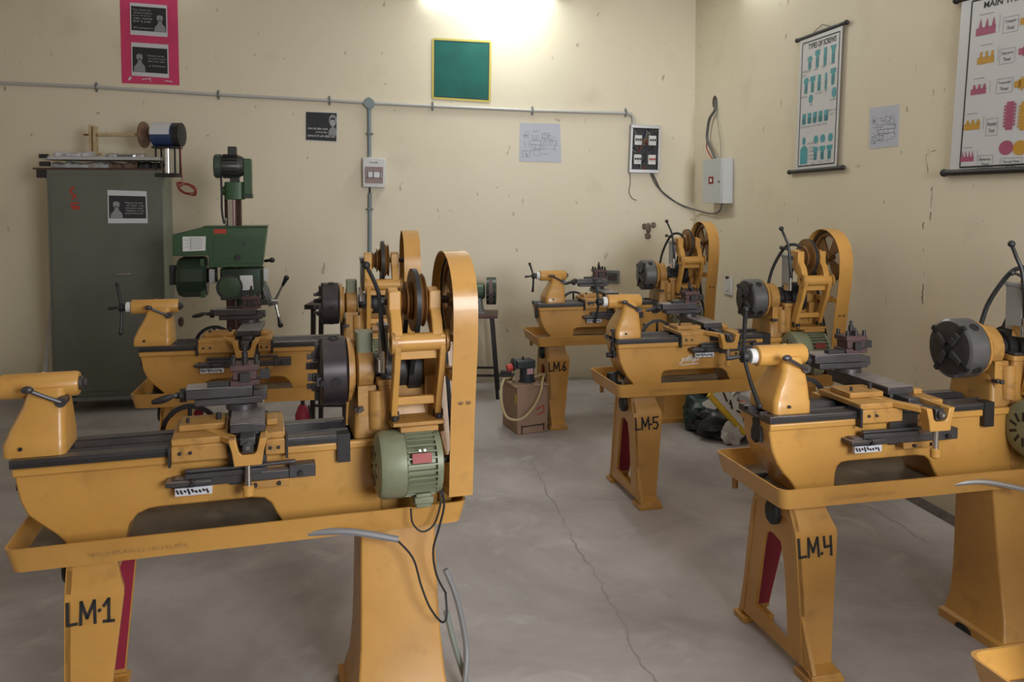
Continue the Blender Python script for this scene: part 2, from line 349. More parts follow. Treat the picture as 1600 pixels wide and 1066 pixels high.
def make_lathe(label, org, ang, num=None, tdx=0., cdx=0., sx=1., jaws3=False, emblem=False, tray0=0., tray1=1.255, cables=False, lay=0., fork=True, hub=(5, 10), tw=.15, bed0=.04, lx_=-.045, csy=.17, fky=0., cmy=.45, arm=.12, pdx=0., conduit=True, sbz=.09, lever=True, bolt=False, ck=None, adx=0., adz=.03):
    R = thing('lathe', label, 'lathe', (org[0], org[1], 0), math.radians(ang), 'yellow lathes standing in two rows', (sx, 1, 1))
    B = lambda mb, n, m, p=R, bev=.002, **k: mb.build(n, m, p, bevel=bev, **k)
    # --- chip tray
    mb = MB(); x0, x1, y0, y1 = tray0, tray1, .0, .46
    def loop(o, z): return rrect(x0+.012-o, x1-.012+o, y0+.012-o, y1-.012+o, z, .03)
    mb.loft([loop(-.006, .575), loop(0, .57), loop(.014, .634), loop(.016, .640), loop(.009, .640), loop(-.006, .577)], True)
    tr = B(mb, 'chip_tray', YEL, bev=0)
    B(MB().loft([loop(-.010, .5775), loop(-.011, .579)]), 'oily_film', mat('oily_sheet', (.16, .12, .08), .35, stain=(.05, .04, .03), amt=.8, scale=7, col2=(.3, .26, .2), s2=9, a2=.5), tr, 0)
    B(MB().cyl((x0+.05, .40, .57), (x0+.05, .40, .51), .011), 'drain_spout', YEL2, tr, 0)
    mb = MB()
    for i in range(22):
        xx = .16+i*.012+random.uniform(0, .004); strokes(mb, random.choice('1L5M'), xx, .607+random.uniform(0, .003), .007, .011, lambda z: -.0008-(z-.57)*.22, .0008)
    if not jaws3 or True: B(mb, 'scribbled_note', GHOST, tr, 0, smooth=False)
    # --- left leg (A-shaped web with a window, two wide flanges)
    YF = [(0, -.070), (.035, -.065), (.045, -.012), (.47, .045), (.54, .082), (.57, .085)]; YB = [(0, .43), (.035, .42), (.045, .405), (.47, .335), (.54, .31), (.57, .305)]
    outer = [(interp(YF, z), z) for z in (.035, .2, .34, .47, .54, .571)]+[(interp(YB, z), z) for z in (.571, .54, .47, .34, .2, .035)]
    inner = [(.085, .07), (.098, .2), (.115, .33), (.14, .405), (.185, .415), (.19, .415), (.2, .415), (.205, .415), (.242, .40), (.262, .33), (.285, .2), (.305, .10)]
    mb = MB(); n = len(outer)
    for xx in (.130, .144): mb.add([(xx, *p) for p in outer]+[(xx, *p) for p in inner], [(i, (i+1) % n, n+(i+1) % n, n+i) for i in range(n)])
    mb.add([(.130, *p) for p in outer]+[(.144, *p) for p in outer], [(i, (i+1) % n, n+(i+1) % n, n+i) for i in range(n)])
    mb.add([(.130, *p) for p in inner]+[(.144, *p) for p in inner], [(i, (i+1) % n, n+(i+1) % n, n+i) for i in range(n)])
    W = [(0, .235), (.035, .235), (.05, .232), (.47, .285), (.53, .262), (.571, .262)]
    for T_, sg in ((YF, 1), (YB, -1)):
        L = []
        for z in (.0, .034, .045, .12, .2, .3, .4, .455, .475, .5, .54, .571):
            y = interp(T_, z); w = interp(W, z)
            L.append([(.126, y, z), (w, y, z), (w, y+sg*.022, z), (.126, y+sg*.022, z)])
        mb.loft(L)
    mb.box(.118, .242, -.07, .03, 0, .022); mb.box(.118, .242, .36, .44, 0, .022)
    mb.box(.126, .262, .085, .305, .50, .571)
    leg = B(mb, 'leg', YEL, bev=.003); leg.location.x = lx_
    mb = MB(); L = []
    for z in (.06, .2, .35, .47, .50):
        y = interp(YB, z)-.0235; w = interp(W, z)-.004; L.append([(.146, y, z), (w, y, z), (w, y+.001, z), (.146, y+.001, z)])
    mb.loft(L); L = []
    for z in (.06, .2, .35, .47, .50):
        y = interp(YF, z)+.0225; w = interp(W, z)-.004; L.append([(.146, y, z), (w, y, z), (w, y+.001, z), (.146, y+.001, z)])
    mb.loft(L); B(mb, 'inner_lining', RED, leg, 0)
    B(MB().loft([[Vector((xx, .17+math.cos(t)*.036*k, .505+math.sin(t)*.048*k)) for t in [2*PI*i/20 for i in range(20)]] for xx, k in ((.129, 1), (.108, 1), (.10, .75))]), 'oval_plug', BLACK, leg, .002)
    if num:
        mb = MB(); yf = lambda z: interp(YF, z); X = .132; hh = .062
        for ch, dx, w in zip(num, (.002, .038, .082, .097), (.028, .038, .012, .030)): strokes(mb, ch, X+dx, .452, w, hh, yf, .0044)
        o = B(mb, 'machine_number', INK, leg, 0, smooth=False); o['label'] = 'hand painted black machine number'
    # --- right pedestal
    mb = MB()
    tab = [(0, .866, 1.20, -.06, .255), (.03, .866, 1.20, -.06, .255), (.036, .884, 1.19, -.042, .245), (.10, .905, 1.180, -.018, .243), (.2, .916, 1.174, .01, .245), (.32, .921, 1.17, .035, .248), (.45, .924, 1.168, .055, .25), (.571, .928, 1.168, .075, .255)]
    mb.loft([rrect(a, b, c, d, z, .009) for z, a, b, c, d in tab]); pd = B(mb, 'pedestal', YEL, bev=0, ang=50); pd.location.x = pdx
    B(MB().prism([(.085, .0), (.09, .016), (.11, .024), (.14, .024), (.16, .016), (.165, .0)], 'x', .8645, .90), 'foot_notch', BLACK, pd, 0)
    # --- bed casting
    b_ = bed0; P = [(b_, .832), (b_+.004, .79), (b_+.014, .735), (b_+.033, .69), (b_*.8+.06, .655), (b_*.7+.09, .625), (b_*.65+.108, .60), (b_*.65+.115, .572),
         (.235+(b_+.055)*.5, .572), (.238+(b_+.055)*.5, .60), (.247+(b_+.055)*.4, .635), (.27+(b_+.055)*.2, .662), (.30, .674), (.33, .677), (.60, .677), (.635, .672), (.655, .655), (.672, .62), (.70, .572), (1.235, .572), (1.235, .70), (1.20, .82), (1.20, .832)]
    mb = MB(); mb.prism(P, 'y', .118, .30); mb.box(b_-.002, 1.2, .105, .312, .806, .832)
    bed = B(mb, 'bed', YEL, bev=.006)
    mb = MB(); mb.prism([(.0, 0), (.02, .01), (.035, -.01), (.06, 0), (.062, .03), (.05, .055), (.055, .075), (.03, .085), (.005, .07), (-.002, .03)], 'x', -.012, .0)
    for i, v in enumerate(mb.v): mb.v[i] = Vector((v.x+b_+.006, v.y+.165, v.z+.752))
    B(mb, 'end_opening', BLACK, bed, 0)
    if emblem:
        mb = MB(); q = Quad((.378, .117, .752), (.498, .117, .758), (.498, .117, .705), (.378, .117, .699)); q.n = Vector((0, -1, 0))
        q.text(mb, 'yllip', 0, 0, 1, .8, .001, .4, bold=.02); q.rect(mb, .1, .86, .95, .95, .001)
        o = B(mb, 'maker_emblem', WHITE, bed, 0, smooth=False); o['label'] = 'white slanted lettering on the bed'
    # --- ways
    mb = MB(); w0 = b_-.006; mb.box(w0, .9, .100, .145, .833, .858); mb.box(w0, .9, .272, .316, .833, .858); mb.box(w0, .9, .145, .272, .8325, .842)
    mb.prism([(.155, .842), (.169, .861), (.183, .842)], 'x', w0, .9); mb.prism([(.236, .842), (.25, .861), (.264, .842)], 'x', w0, .9)
    ways = B(mb, 'ways', WAY, bev=.0015)
    B(MB().box(w0+.01, .9, .0985, .1, .834, .846).box(.86, .90, .095, .14, .77, .86), 'gap_shadow_strip', DARK, ways, 0)
    k_ = b_-.012; mb = MB().cyl((k_, .16, .79), (k_, .16, .90), .006).cyl((k_, .16, .892), (k_, .16, .905), .013, n=6).cyl((k_, .16, .795), (k_, .16, .81), .013, n=6).cyl((k_+.01, .2, .76), (k_-.02, .2, .76), .013, n=12)
    if bolt: B(mb, 'clamp_bolt', DARK, bev=0)
    # --- tailstock
    t = tdx; TW = tw; zc = 1.046
    mb = MB(); sec = [(.8585, .0, TW, .122, .305), (.895, .0, TW, .122, .305), (.905, .004, TW-.001, .127, .30), (.94, .018, TW-.002, .133, .29), (.97, .034, TW-.003, .141, .28), (1.0, .048, TW-.005, .150, .272), (1.045, .060, TW-.008, .168, .268)]
    mb.loft([rrect(t+a, t+b, c, d, z, .02) for z, a, b, c, d in sec])
    mb.rev([(0, .032), (.004, .037), (TW+.038, .037), (TW+.046, .033)], (t-.022, .22, zc), (1, 0, 0), 32)
    mb.sph((t+.09, .22, zc+.034), .006)
    ts = B(mb, 'tailstock', YEL, bev=0, ang=45)
    mb = MB().cyl((t+TW+.022, .22, zc), (t+TW+.034, .22, zc), .021).cyl((t+TW+.034, .22, zc), (t+TW+.044, .22, zc), .012); B(mb, 'quill', STEEL, ts)
    B(MB().cyl((t-.045, .22, zc), (t-.022, .22, zc), .026), 'scale_collar', WHITE, ts)
    mb = MB().rev([(0, .010), (.006, .022), (.024, .022), (.03, .014)], (t-.08, .22, zc), (1, 0, 0), 20)
    for sg, A in ((1, hub[0]), (-1, hub[1])):
        A = math.radians(A); c_, s_ = -math.sin(A)*arm, math.cos(A)*sg*arm*(1 if sg > 0 else 1.1)
        mb.tube([(t-.066, .22, zc), (t-.07-.004*sg, .22+c_*.45, zc+s_*.55), (t-.074-.006*sg, .22+c_, zc+s_)], lambda q: .0065+.0025*q*q)
        mb.sph((t-.074-.006*sg, .22+c_, zc+s_), .0105)
    mb.tube([(t-.08, .22, zc), (t-.10, .225, zc-.004), (t-.125, .23, zc-.006)], lambda q: .005+.004*q)
    B(mb, 'hand_lever', BLACK, ts, 0)
    mb = MB().cyl((t+TW-.012, .138, 1.008), (t+TW-.012, .19, 1.008), .015).tube([(t+TW-.012, .14, 1.008), (t+TW-.05, .135, 1.027), (t+TW-.085, .13, 1.046)], .0065).sph((t+TW-.095, .128, 1.052), .0115, sc=(1.5, 1, 1))
    B(mb, 'locking_lever', STEEL, ts, 0)
    B(MB().cyl((t+.05, .1135, .885), (t+.05, .118, .885), .0055), 'grub_screw', BLACK, ts, 0)
    # --- carriage
    c = cdx
    mb = MB(); mb.box(c+.36, c+.52, .080, .100, .818, .866); mb.box(c+.63, c+.69, .080, .100, .818, .866)
    mb.box(c+.36, c+.52, .09, .34, .864, .885); mb.box(c+.63, c+.69, .09, .34, .864, .885)
    mb.box(c+.375, c+.51, .17, .29, .885, .905); mb.box(c+.635, c+.67, .17, .26, .885, .905)
    sad = B(mb, 'saddle', YEL2, bev=.004, split=False)
    mb = MB()
    for xx in (c+.352, c+.69): mb.box(xx, xx+.008, .076, .15, .805, .872)
    B(mb, 'wiper', DARK, sad, .001)
    mb = MB()
    for xx, zz in ((c+.385, .845), (c+.415, .845), (c+.645, .84), (c+.67, .84)): mb.cyl((xx, .074, zz), (xx, .081, zz), .005)
    mb.cyl((c+.40, .2, .905), (c+.40, .2, .92), .005).cyl((c+.49, .22, .905), (c+.49, .22, .925), .008)
    B(mb, 'bolt', DARK, sad, .001)
    m0 = c+.58; wv = .052
    mb = MB(); mb.box(m0-wv, m0+wv, csy, csy+.37, .889, .916); mb.box(m0-.035, m0+.035, csy+.01, csy+.36, .862, .889)
    mb.box(m0-.058, m0+.055, .09, .36, .858, .874); mb.box(m0-.022, m0+.022, csy-.07, csy+.02, .870, .892)
    cs = B(mb, 'cross_slide', STEEL, bev=.003)
    B(MB().box(m0-wv+.001, m0+wv-.001, csy+.001, csy+.369, .9165, .918), 'slide_top', PLATE, cs, 0)
    f0 = fky
    mb = MB(); mb.prism([(m0-.056, .888), (m0-.034, .888), (m0-.026, .852), (m0-.018, .842), (m0+.018, .842), (m0+.026, .852), (m0+.034, .888), (m0+.056, .888), (m0+.046, .85), (m0+.040, .808), (m0-.040, .808), (m0-.046, .85)], 'y', f0-.030, f0+.014)
    mb.prism([(m0-.056, f0+.0), (m0-.034, f0+.0), (m0-.034, f0+.03), (m0-.10, .17), (m0-.13, .17)], 'z', .868, .888); mb.box(m0+.036, m0+.056, f0+.010, .12, .868, .888)
    fk = B(mb, 'fork_bracket', YEL, bev=.003)
    mb = MB().box(m0-.017, m0+.017, f0-.026, f0+.03, .845, .884).cyl((m0, f0-.04, .866), (m0, .2, .866), .014, n=18); B(mb, 'screw_block', STEEL, fk)
    B(MB().cyl((m0, f0-.041, .866), (m0, f0-.0425, .866), .006), 'screw_centre', CHROME, fk, 0)
    B(MB().cyl((m0, f0-.008, .735), (m0, f0-.008, .812), .0095), 'guide_rod', CHROME, fk, 0)
    B(MB().rev([(0, .012), (.004, .017), (.03, .017), (.034, .012)], (m0, f0-.008, .710), (0, 0, 1), 20), 'rod_cap', YEL, fk, 0)
    e = .048
    mb = MB(); mb.box(c+.36, c+.775, .030+e, .07+e, .712, .738); mb.box(c+.40, c+.62, .02+e, .045+e, .738, .754); mb.box(c+.345, c+.475, .008+e, .07+e, .722, .734)
    mb.tube([(c+.40, .03+e, .760), (c+.60, .03+e, .760), (c+.72, .03+e, .763)], .007); mb.box(c+.70, c+.78, .025+e, .07+e, .712, .752); mb.box(m0-.055, m0+.055, .05+e, .072+e, .70, .81)
    at = B(mb, 'taper_attachment', STEEL, bev=.002); at.location.z = adz; at.location.x = adx
    B(MB().box(c+.37, c+.77, .029+e, .069+e, .7385, .7395).box(c+.347, c+.473, .009+e, .069+e, .7345, .7352), 'attachment_top', PLATE, at, 0, split=False)
    B(MB().box(c+.56, c+.70, .025+e, .072+e, .690, .712), 'lower_bracket', YEL2, at)
    mb = MB(); mb.box(c+.37, c+.475, .026+e, .04+e, .688, .712); st_ = B(mb, 'scale_strip', PAPER, at, .001)
    mb = MB(); q = Quad((c+.37, .0255+e, .712), (c+.475, .0255+e, .712), (c+.475, .0255+e, .688), (c+.37, .0255+e, .688)); q.n = Vector((0, -1, 0)); r9 = random.Random(3)
    for i in range(9): q.line(mb, .04+i*.1, .1+r9.random()*.3, .1+i*.1, .5+r9.random()*.4, .006, .0005)
    mb.build('scale_print', DARK, st_, smooth=False)
    mb = MB(); mb.sph((c+.42, .018+e, .728), .013).cyl((c+.42, -.005+e, .728), (c+.42, .025+e, .728), .006).cyl((c+.60, .015+e, .702), (c+.60, .026+e, .702), .006).cyl((c+.67, .015+e, .702), (c+.67, .026+e, .702), .006).cyl((c+.735, .012+e, .727), (c+.735, .03+e, .727), .008)
    B(mb, 'clamp_screw', DARK, at, 0)
    # --- compound slide and tool post
    cy = cmy; u0 = m0-.055
    mb = MB().cyl((m0-.02, cy, .916), (m0-.02, cy, .937), .05); mb.box(u0-.11, u0+.10, cy-.035, cy+.037, .937, .960); mb.box(u0-.135, u0+.07, cy-.042, cy+.045, .962, .994); mb.box(u0+.07, u0+.115, cy-.028, cy+.032, .945, .98)
    cp = B(mb, 'compound_slide', STEEL, bev=.003)
    B(MB().box(u0-.134, u0+.069, cy-.041, cy+.044, .9945, .996), 'compound_top', PLATE, cp, 0)
    mb = MB().cyl((u0-.135, cy, .97), (u0-.155, cy, .97), .022).cyl((u0-.155, cy, .97), (u0-.17, cy, .97), .010).tube([(u0-.165, cy-.04, .98), (u0-.17, cy, .97), (u0-.175, cy+.04, .96)], .006)
    mb.tube([(u0-.17, cy-.04, .98), (u0-.20, cy-.042, .97), (u0-.235, cy-.04, .962)], lambda q_: .006+.006*math.sin(q_*PI))
    B(mb, 'compound_crank', DARK, cp, 0)
    p0 = m0-.055
    mb = MB(); mb.box(p0-.0, p0+.092, cy-.04, cy+.042, .996, 1.014); mb.box(p0+.008, p0+.084, cy-.034, cy+.036, 1.014, 1.044); mb.box(p0, p0+.092, cy-.04, cy+.042, 1.044, 1.064)
    tp = B(mb, 'tool_post', WINE, bev=.0025)
    mb = MB()
    for dx, dy in ((.010, -.03), (.046, -.03), (.082, -.03), (.010, .03), (.082, .03)): mb.cyl((p0+dx, cy+dy, 1.060), (p0+dx, cy+dy, 1.084), .0075, n=8)
    mb.cyl((p0+.046, cy+.002, 1.06), (p0+.046, cy+.002, 1.10), .010).cyl((p0+.046, cy+.002, 1.10), (p0+.046, cy+.002, 1.118), .006)
    B(mb, 'clamping_bolt', DARK, tp, .001)
    B(MB().box(p0+.092, p0+.125, cy-.02, cy+.01, 1.012, 1.04).box(p0-.07, p0+.0, cy-.03, cy-.0, .996, 1.010).box(p0+.03, p0+.062, cy-.052, cy-.04, 1.01, 1.04), 'tool_bit', DARK, tp, .001)
    # --- apron and handwheel on the far side
    mb = MB().box(c+.37, c+.67, .34, .40, .69, .86); ap = B(mb, 'apron', YEL, bev=.006)
    hc = (c+.385, .475, .805); mb = MB().ring(hc, (0, 1, 0), .096, .080, .016).cyl((hc[0], .40, hc[2]), (hc[0], .49, hc[2]), .018)
    for k in range(3): a = PI/2+k*2*PI/3; mb.cyl((hc[0], .475, hc[2]), (hc[0]+math.cos(a)*.08, .475, hc[2]+math.sin(a)*.08), .007)
    mb.cyl((hc[0]-.06, .475, hc[2]+.06), (hc[0]-.06, .53, hc[2]+.06), .008); B(mb, 'handwheel', BLACK, ap, 0)
    # --- headstock
    YS, ZS = .225, 1.038
    mb = MB(); mb.loft([rrect(.915, 1.215, .125, .345, .833, .015), rrect(.92, 1.21, .13, .34, .90, .015), rrect(.93, 1.205, .15, .33, .95, .015), rrect(.93, 1.205, .17, .31, .985, .015)])
    mb.rev([(0, .075), (.006, .083), (.052, .083), (.058, .07)], (.93, YS, ZS), (1, 0, 0), 36); mb.rev([(0, .06), (.006, .07), (.05, .07), (.056, .06)], (1.145, YS, ZS), (1, 0, 0), 36)
    mb.loft([rrect(.995, 1.055, .112, .165, z, .012) for z in (.60, .84, 1.0)]+[rrect(.99, 1.06, .107, .17, z, .012) for z in (1.003, 1.02)]); mb.box(.93, .988, .13, .2, .86, 1.0); mb.box(1.15, 1.2, .13, .2, .86, 1.02)
    mb.cyl((.99, .135, .86), (.99, .135, .985), .028)
    hs = B(mb, 'headstock', YEL2, bev=0, ang=40)
    mb = MB(); mb.ring((.915, YS, ZS), (1, 0, 0), .088, .06, .018); B(mb, 'spindle_collar', YEL2, hs, .002)
    mb = MB().rev([(0, .05), (.035, .05), (.036, .062), (.07, .062), (.071, .075), (.105, .075), (.106, .088), (.15, .088)], (.992, YS, ZS), (1, 0, 0), 32); B(mb, 'cone_pulley', DARK, hs, 0)
    B(MB().box(1.006, 1.045, .118, .158, 1.02, 1.03).cyl((.93, .125, .93), (.93, .09, .93), .007).box(.915, .945, .10, .13, .925, .937), 'oil_cap', STEEL, hs)
    if jaws3: B(MB().loft([rrect(.932, .985, .17, .25, z, .01) for z in (1.09, 1.155, 1.165)]), 'gear_cover', MGREEN, hs, 0); B(MB().box(.996, 1.02, .10, .104, 1.06, 1.105), 'paper_tag', PAPER, hs, 0)
    # --- chuck
    mb = MB(); mb.rev([(0, .102), (.006, .111), (.078, .111), (.084, .105), (.085, .05)], (.80, YS, ZS), (1, 0, 0), 48)
    ch = B(mb, 'chuck', ck or CHUCK, bev=0, ang=30); B(MB().rev([(0, .096), (.001, .1)], (.7992, YS, ZS), (1, 0, 0), 40), 'chuck_face', mat('chuck_face_steel', (.055, .05, .05), .45, .5, stain=(.1, .09, .09), amt=.5, scale=20), ch, 0)
    rot = math.radians(38 if not jaws3 else 10)
    mb = MB(); mj = MB(); mk = MB()
    for k in range(4):
        mj = MB(); M = Matrix.Translation((0, YS, ZS)) @ Matrix.Rotation(rot+k*PI/2, 4, 'X')
        mb.box(.7965, .81, -.009, .009, .02, .1125, M)
        z0 = .03 if not jaws3 else .045
        if jaws3: mj.box(.775, .80, -.012, .012, z0, z0+.02, M); mj.box(.76, .775, -.011, .011, z0, z0+.012, M); mj.box(.785, .80, -.014, .014, z0+.02, .098, M)
        else: mj.box(.788, .805, -.0105, .0105, .022, .05, M); mj.box(.79, .805, -.0105, .0105, .05, .075, M)
        B(mj, 'jaw', STEEL, ch, .001); mk.cyl((.845, 0, .109), (.845, 0, .1125), .017, M=M)
    mb.cyl((.7985, YS, ZS), (.805, YS, ZS), .024)
    mb.build('jaw_slots', BLACK, ch, split=False)
    for k in range(4):
        M = Matrix.Translation((0, YS, ZS)) @ Matrix.Rotation(rot+PI/4*0+k*PI/2, 4, 'X')
        m1 = MB().ring((.845, 0, .111), (0, 0, 1), .017, .011, .005, 20, M=M).cyl((.845, 0, .1), (.845, 0, .1115), .0115, M=M)
        B(m1, 'key_socket', DARK, ch, 0)
    B(MB().rev([(0, .092), (.002, .106), (.014, .104), (.016, .06), (.03, .05), (.045, .05)], (.885, YS, ZS), (1, 0, 0), 40), 'back_plate', YEL2, ch, 0)
    for o_ in (ch, ): o_.location.x = .015
    # --- motor on its hinged cradle
    mx, my, mz = .966, .034, .770
    mb = MB().rev([(0, .055), (.004, .082), (.012, .098), (.028, .105), (.088, .105), (.092, .099)], (mx, my, mz), (1, 0, 0), 40)
    mb.rev([(.09, .087), (.2, .087), (.206, .076), (.215, .05)], (mx, my, mz), (1, 0, 0), 32); mb.ring((mx+.193, my, mz), (1, 0, 0), .101, .08, .018)
    mo = B(mb, 'motor', MGREEN, bev=0, ang=30)
    mb = MB()
    for k in range(32):
        a = 2*PI*k/32
        if abs(math.degrees(a)-270) < 22 and False: continue
        M = Matrix.Translation((0, my, mz)) @ Matrix.Rotation(a, 4, 'X'); mb.box(mx+.093, mx+.185, -.0022, .0022, .083, .1035, M)
    mb.build('cooling_fins', MGREEN, mo, split=False)
    mb = MB()
    for k in range(10):
        a = 2*PI*k/10; M = Matrix.Translation((0, my, mz)) @ Matrix.Rotation(a, 4, 'X'); mb.box(mx-.001, mx+.004, -.005, .005, .03, .062, M)
    B(mb, 'fan_grille', BLACK, mo, 0)
    B(MB().box(mx+.12, mx+.17, my-.07, my-.01, mz-.125, mz-.08).box(mx+.115, mx+.175, my-.075, my-.005, mz-.112, mz-.09), 'terminal_box', MGREEN, mo, .004)
    M = Matrix.Translation((0, my, mz)) @ Matrix.Rotation(math.radians(-24), 4, 'X')
    np_ = B(MB().box(mx+.105, mx+.165, -.1065, -.10, -.018, .012, M), 'nameplate', mat('nameplate_red', (.20, .035, .03), .4, .3), mo, 0); np_['label'] = 'small dark red nameplate'
    B(MB().cyl((mx+.13, -.1, .02), (mx+.13, -.1075, .02), .004, M=M).cyl((mx+.145, -.1, .02), (mx+.145, -.1075, .02), .004, M=M), 'rivet', CHROME, mo, 0)
    B(MB().cyl((mx+.215, my, mz), (mx+.285, my, mz), .012).rev([(0, .026), (.005, .03), (.015, .022), (.03, .03), (.035, .026)], (1.212, my, mz), (1, 0, 0)), 'motor_pulley', DARK, mo, 0)
    # cradle
    SV, SZ = .09, 1.275
    arm_ = [(.065, .875), (.055, .93), (.028, 1.0), (-.002, 1.07), (-.02, 1.125), (-.028, 1.155), (-.02, 1.18), (.0, 1.187), (.024, 1.18), (.032, 1.15), (.038, 1.10), (.062, 1.03), (.092, .965), (.108, .91), (.112, .875)]
    mb = MB()
    for xx in (1.026, 1.168): mb.prism(arm_, 'x', xx, xx+.020)
    mb.box(1.04, 1.18, .062, .086, .945, .972); mb.box(1.04, 1.18, .07, .10, .88, .892); mb.cyl((1.03, .0, 1.157), (1.186, .0, 1.157), .028, n=24); mb.box(1.04, 1.18, .012, .03, 1.10, 1.128)
    mb.box(1.185, 1.225, .02, .05, 1.04, 1.065)
    cr = B(mb, 'countershaft_cradle', YEL, bev=.003, ang=40)
    B(MB().ring((1.022, .0, 1.157), (1, 0, 0), .035, .016, .012).ring((1.193, .0, 1.157), (1, 0, 0), .035, .016, .012), 'pivot_boss', YEL2, cr, 0)
    mb = MB(); mb.box(mx+.06, mx+.225, .02, .13, .888, .90); mb.box(mx+.08, mx+.2, .0, .07, .874, .89)
    B(mb, 'motor_plate', YEL2, cr)
    mb = MB()
    for xx in (1.035, 1.178): mb.cyl((xx, .05, .895), (xx, .05, .915), .011, n=8).cyl((xx-.012, .08, .91), (xx+.018, .08, .91), .014)
    B(mb, 'plate_bolt', DARK, cr)
    for xx in (1.018, 1.146):
        mb = MB(); mb.prism([(-.018, 1.172), (.018, 1.166), (.055, 1.19), (.10, 1.228), (.128, 1.262), (.125, 1.295), (.10, 1.318), (.07, 1.318), (.045, 1.30), (.035, 1.265), (.0, 1.225)], 'x', xx, xx+.034)
        mb.box(xx-.002, xx+.036, .028, .058, 1.232, 1.312); yk = B(mb, 'bearing_yoke', YEL, bev=.004)
        B(MB().cyl((xx+.017, .04, 1.228), (xx+.017, .022, 1.222), .008, n=6), 'cap_bolt', DARK, yk, 0)
    B(MB().cyl((1.0, SV, SZ), (1.275, SV, SZ), .0125), 'countershaft', STEEL, bev=0)
    prof = [(0, .030)]
    x_ = 0
    for r in (.045, .062, .100, .085):
        prof += [(x_, r-.003), (x_+.004, r), (x_+.009, r-.014), (x_+.0145, r), (x_+.0185, r-.004), (x_+.0195, .04)]; x_ += .0205
    mb = MB().rev(prof+[(x_+.003, .03)], (1.056, SV, SZ), (1, 0, 0), 40); B(mb, 'step_pulley', WHEEL, bev=0, ang=30)
    # belt from the step pulley to the cone pulley
    def beltloop(mb, xc, y1_, z1_, r1, y2_, z2_, r2, w, t_):
        d = Vector((y2_-y1_, z2_-z1_)); L = d.length; th = math.atan2(d.y, d.x); al = math.acos(max(-1, min(1, (r1-r2)/L))); P = []
        for k in range(15): a = th+al+(2*PI-2*al)*k/14; P.append((y1_+math.cos(a)*r1, z1_+math.sin(a)*r1))
        for k in range(15): a = th-al+(2*al)*k/14; P.append((y2_+math.cos(a)*r2, z2_+math.sin(a)*r2))
        n_ = len(P); cy, cz = (y1_+y2_)/2, (z1_+z2_)/2; O = []
        for i in range(n_):
            a = Vector(P[i-1]); b = Vector(P[(i+1) % n_]); tt = (b-a).normalized(); nn = Vector((tt.y, -tt.x)); O.append((P[i][0]+nn.x*t_, P[i][1]+nn.y*t_))
        mb.loft([[(xc-w/2, *p) for p in P], [(xc+w/2, *p) for p in P], [(xc+w/2, *p) for p in O], [(xc-w/2, *p) for p in O], [(xc-w/2, *p) for p in P]], cap=False)
    mb = MB(); beltloop(mb, 1.056+.0205*2+.009, SV, SZ, .094, YS, ZS, .072, .015, .008); B(mb, 'drive_belt', BLACK, bev=0)
    # big driven pulley
    bp = MB().ring((1.24, SV, SZ), (1, 0, 0), .138, .116, .026, 44).rev([(0, .022), (.045, .022)], (1.218, SV, SZ), (1, 0, 0))
    for k in range(4):
        a = PI/4+k*PI/2; M = Matrix.Translation((1.24, SV, SZ)) @ Matrix.Rotation(a, 4, 'X'); bp.add([(-.005, -.012, .015), (.005, -.012, .015), (.005, .012, .015), (-.005, .012, .015), (-.005, -.045, .118), (.005, -.045, .118), (.005, .045, .118), (-.005, .045, .118)], [(0,1,2,3),(4,5,6,7),(0,1,5,4),(1,2,6,5),(2,3,7,6),(3,0,4,7)], M)
    bg = B(bp, 'driven_pulley', WHEEL, bev=0, ang=30)
    mb = MB(); beltloop(mb, 1.229, SV, SZ, .136, my, mz, .026, .013, .008); B(mb, 'motor_belt', BLACK, bg, 0)
    # belt guard: a bent band with a rear mesh panel
    CV, CZ, GR = .10, 1.262, .170
    path = [(.004, .655), (-.006, .75), (-.022, .9), (-.045, 1.04), (-.062, 1.13), (-.069, 1.20)]
    for k in range(13): a = PI-PI*k/12*1.0; path.append((CV+math.cos(a)*GR, CZ+math.sin(a)*GR))
    path += [(.268, 1.20), (.262, 1.13), (.25, 1.04), (.22, .9), (.19, .75), (.165, .655)]
    g0, g1 = 1.200, 1.278
    mb = MB(); n_ = len(path); inn = []
    for i, p in enumerate(path):
        a = Vector(path[max(i-1, 0)]); b = Vector(path[min(i+1, n_-1)]); tt = (b-a).normalized(); inn.append((p[0]+tt.y*.004, p[1]-tt.x*.004))
    mb.loft([[(g0, *p) for p in path], [(g1, *p) for p in path], [(g1, *p) for p in inn], [(g0, *p) for p in inn], [(g0, *p) for p in path]], cap=False)
    # loft() closes the loop around n, remove the closing strip later by keeping the bottom as a plate
    
    mb.add([(g1-.003, *p) for p in path]+[(g1-.003, CV+(p[0]-CV)*.88, CZ+(p[1]-CZ)*(.9 if p[1] > 1 else .985)) for p in path], [(i, i+1, n_+i+1, n_+i) for i in range(n_-1)])
    mb.box(g0, g1, .018, .165, .652, .657); mb.box(g0+.0, g0+.02, -.03, .25, 1.035, 1.06); mb.box(1.19, g0+.03, .10, .20, .61, .66)
    gd = B(mb, 'belt_guard', YEL, bev=0, ang=30)
    B(MB().rev([(0, .001), (.001, .009), (.004, .006)], (g0+.03, -.034, .965), (0, 1, 0), 12).rev([(0, .001), (.001, .009), (.004, .006)], (g0+.055, -.034, .965), (0, 1, 0), 12), 'guard_screw', WHEEL, gd, 0)
    mb = MB(); inside = lambda y, z: (interp([(.655, .006), (.9, -.02), (1.04, -.043), (1.2, -.067)], z) < y < interp([(.655, .163), (.9, .218), (1.04, .248), (1.2, .266)], z) and .66 < z < CZ) or ((y-CV)**2+(z-CZ)**2 < (GR-.006)**2)
    dz = .02; dy = .0145
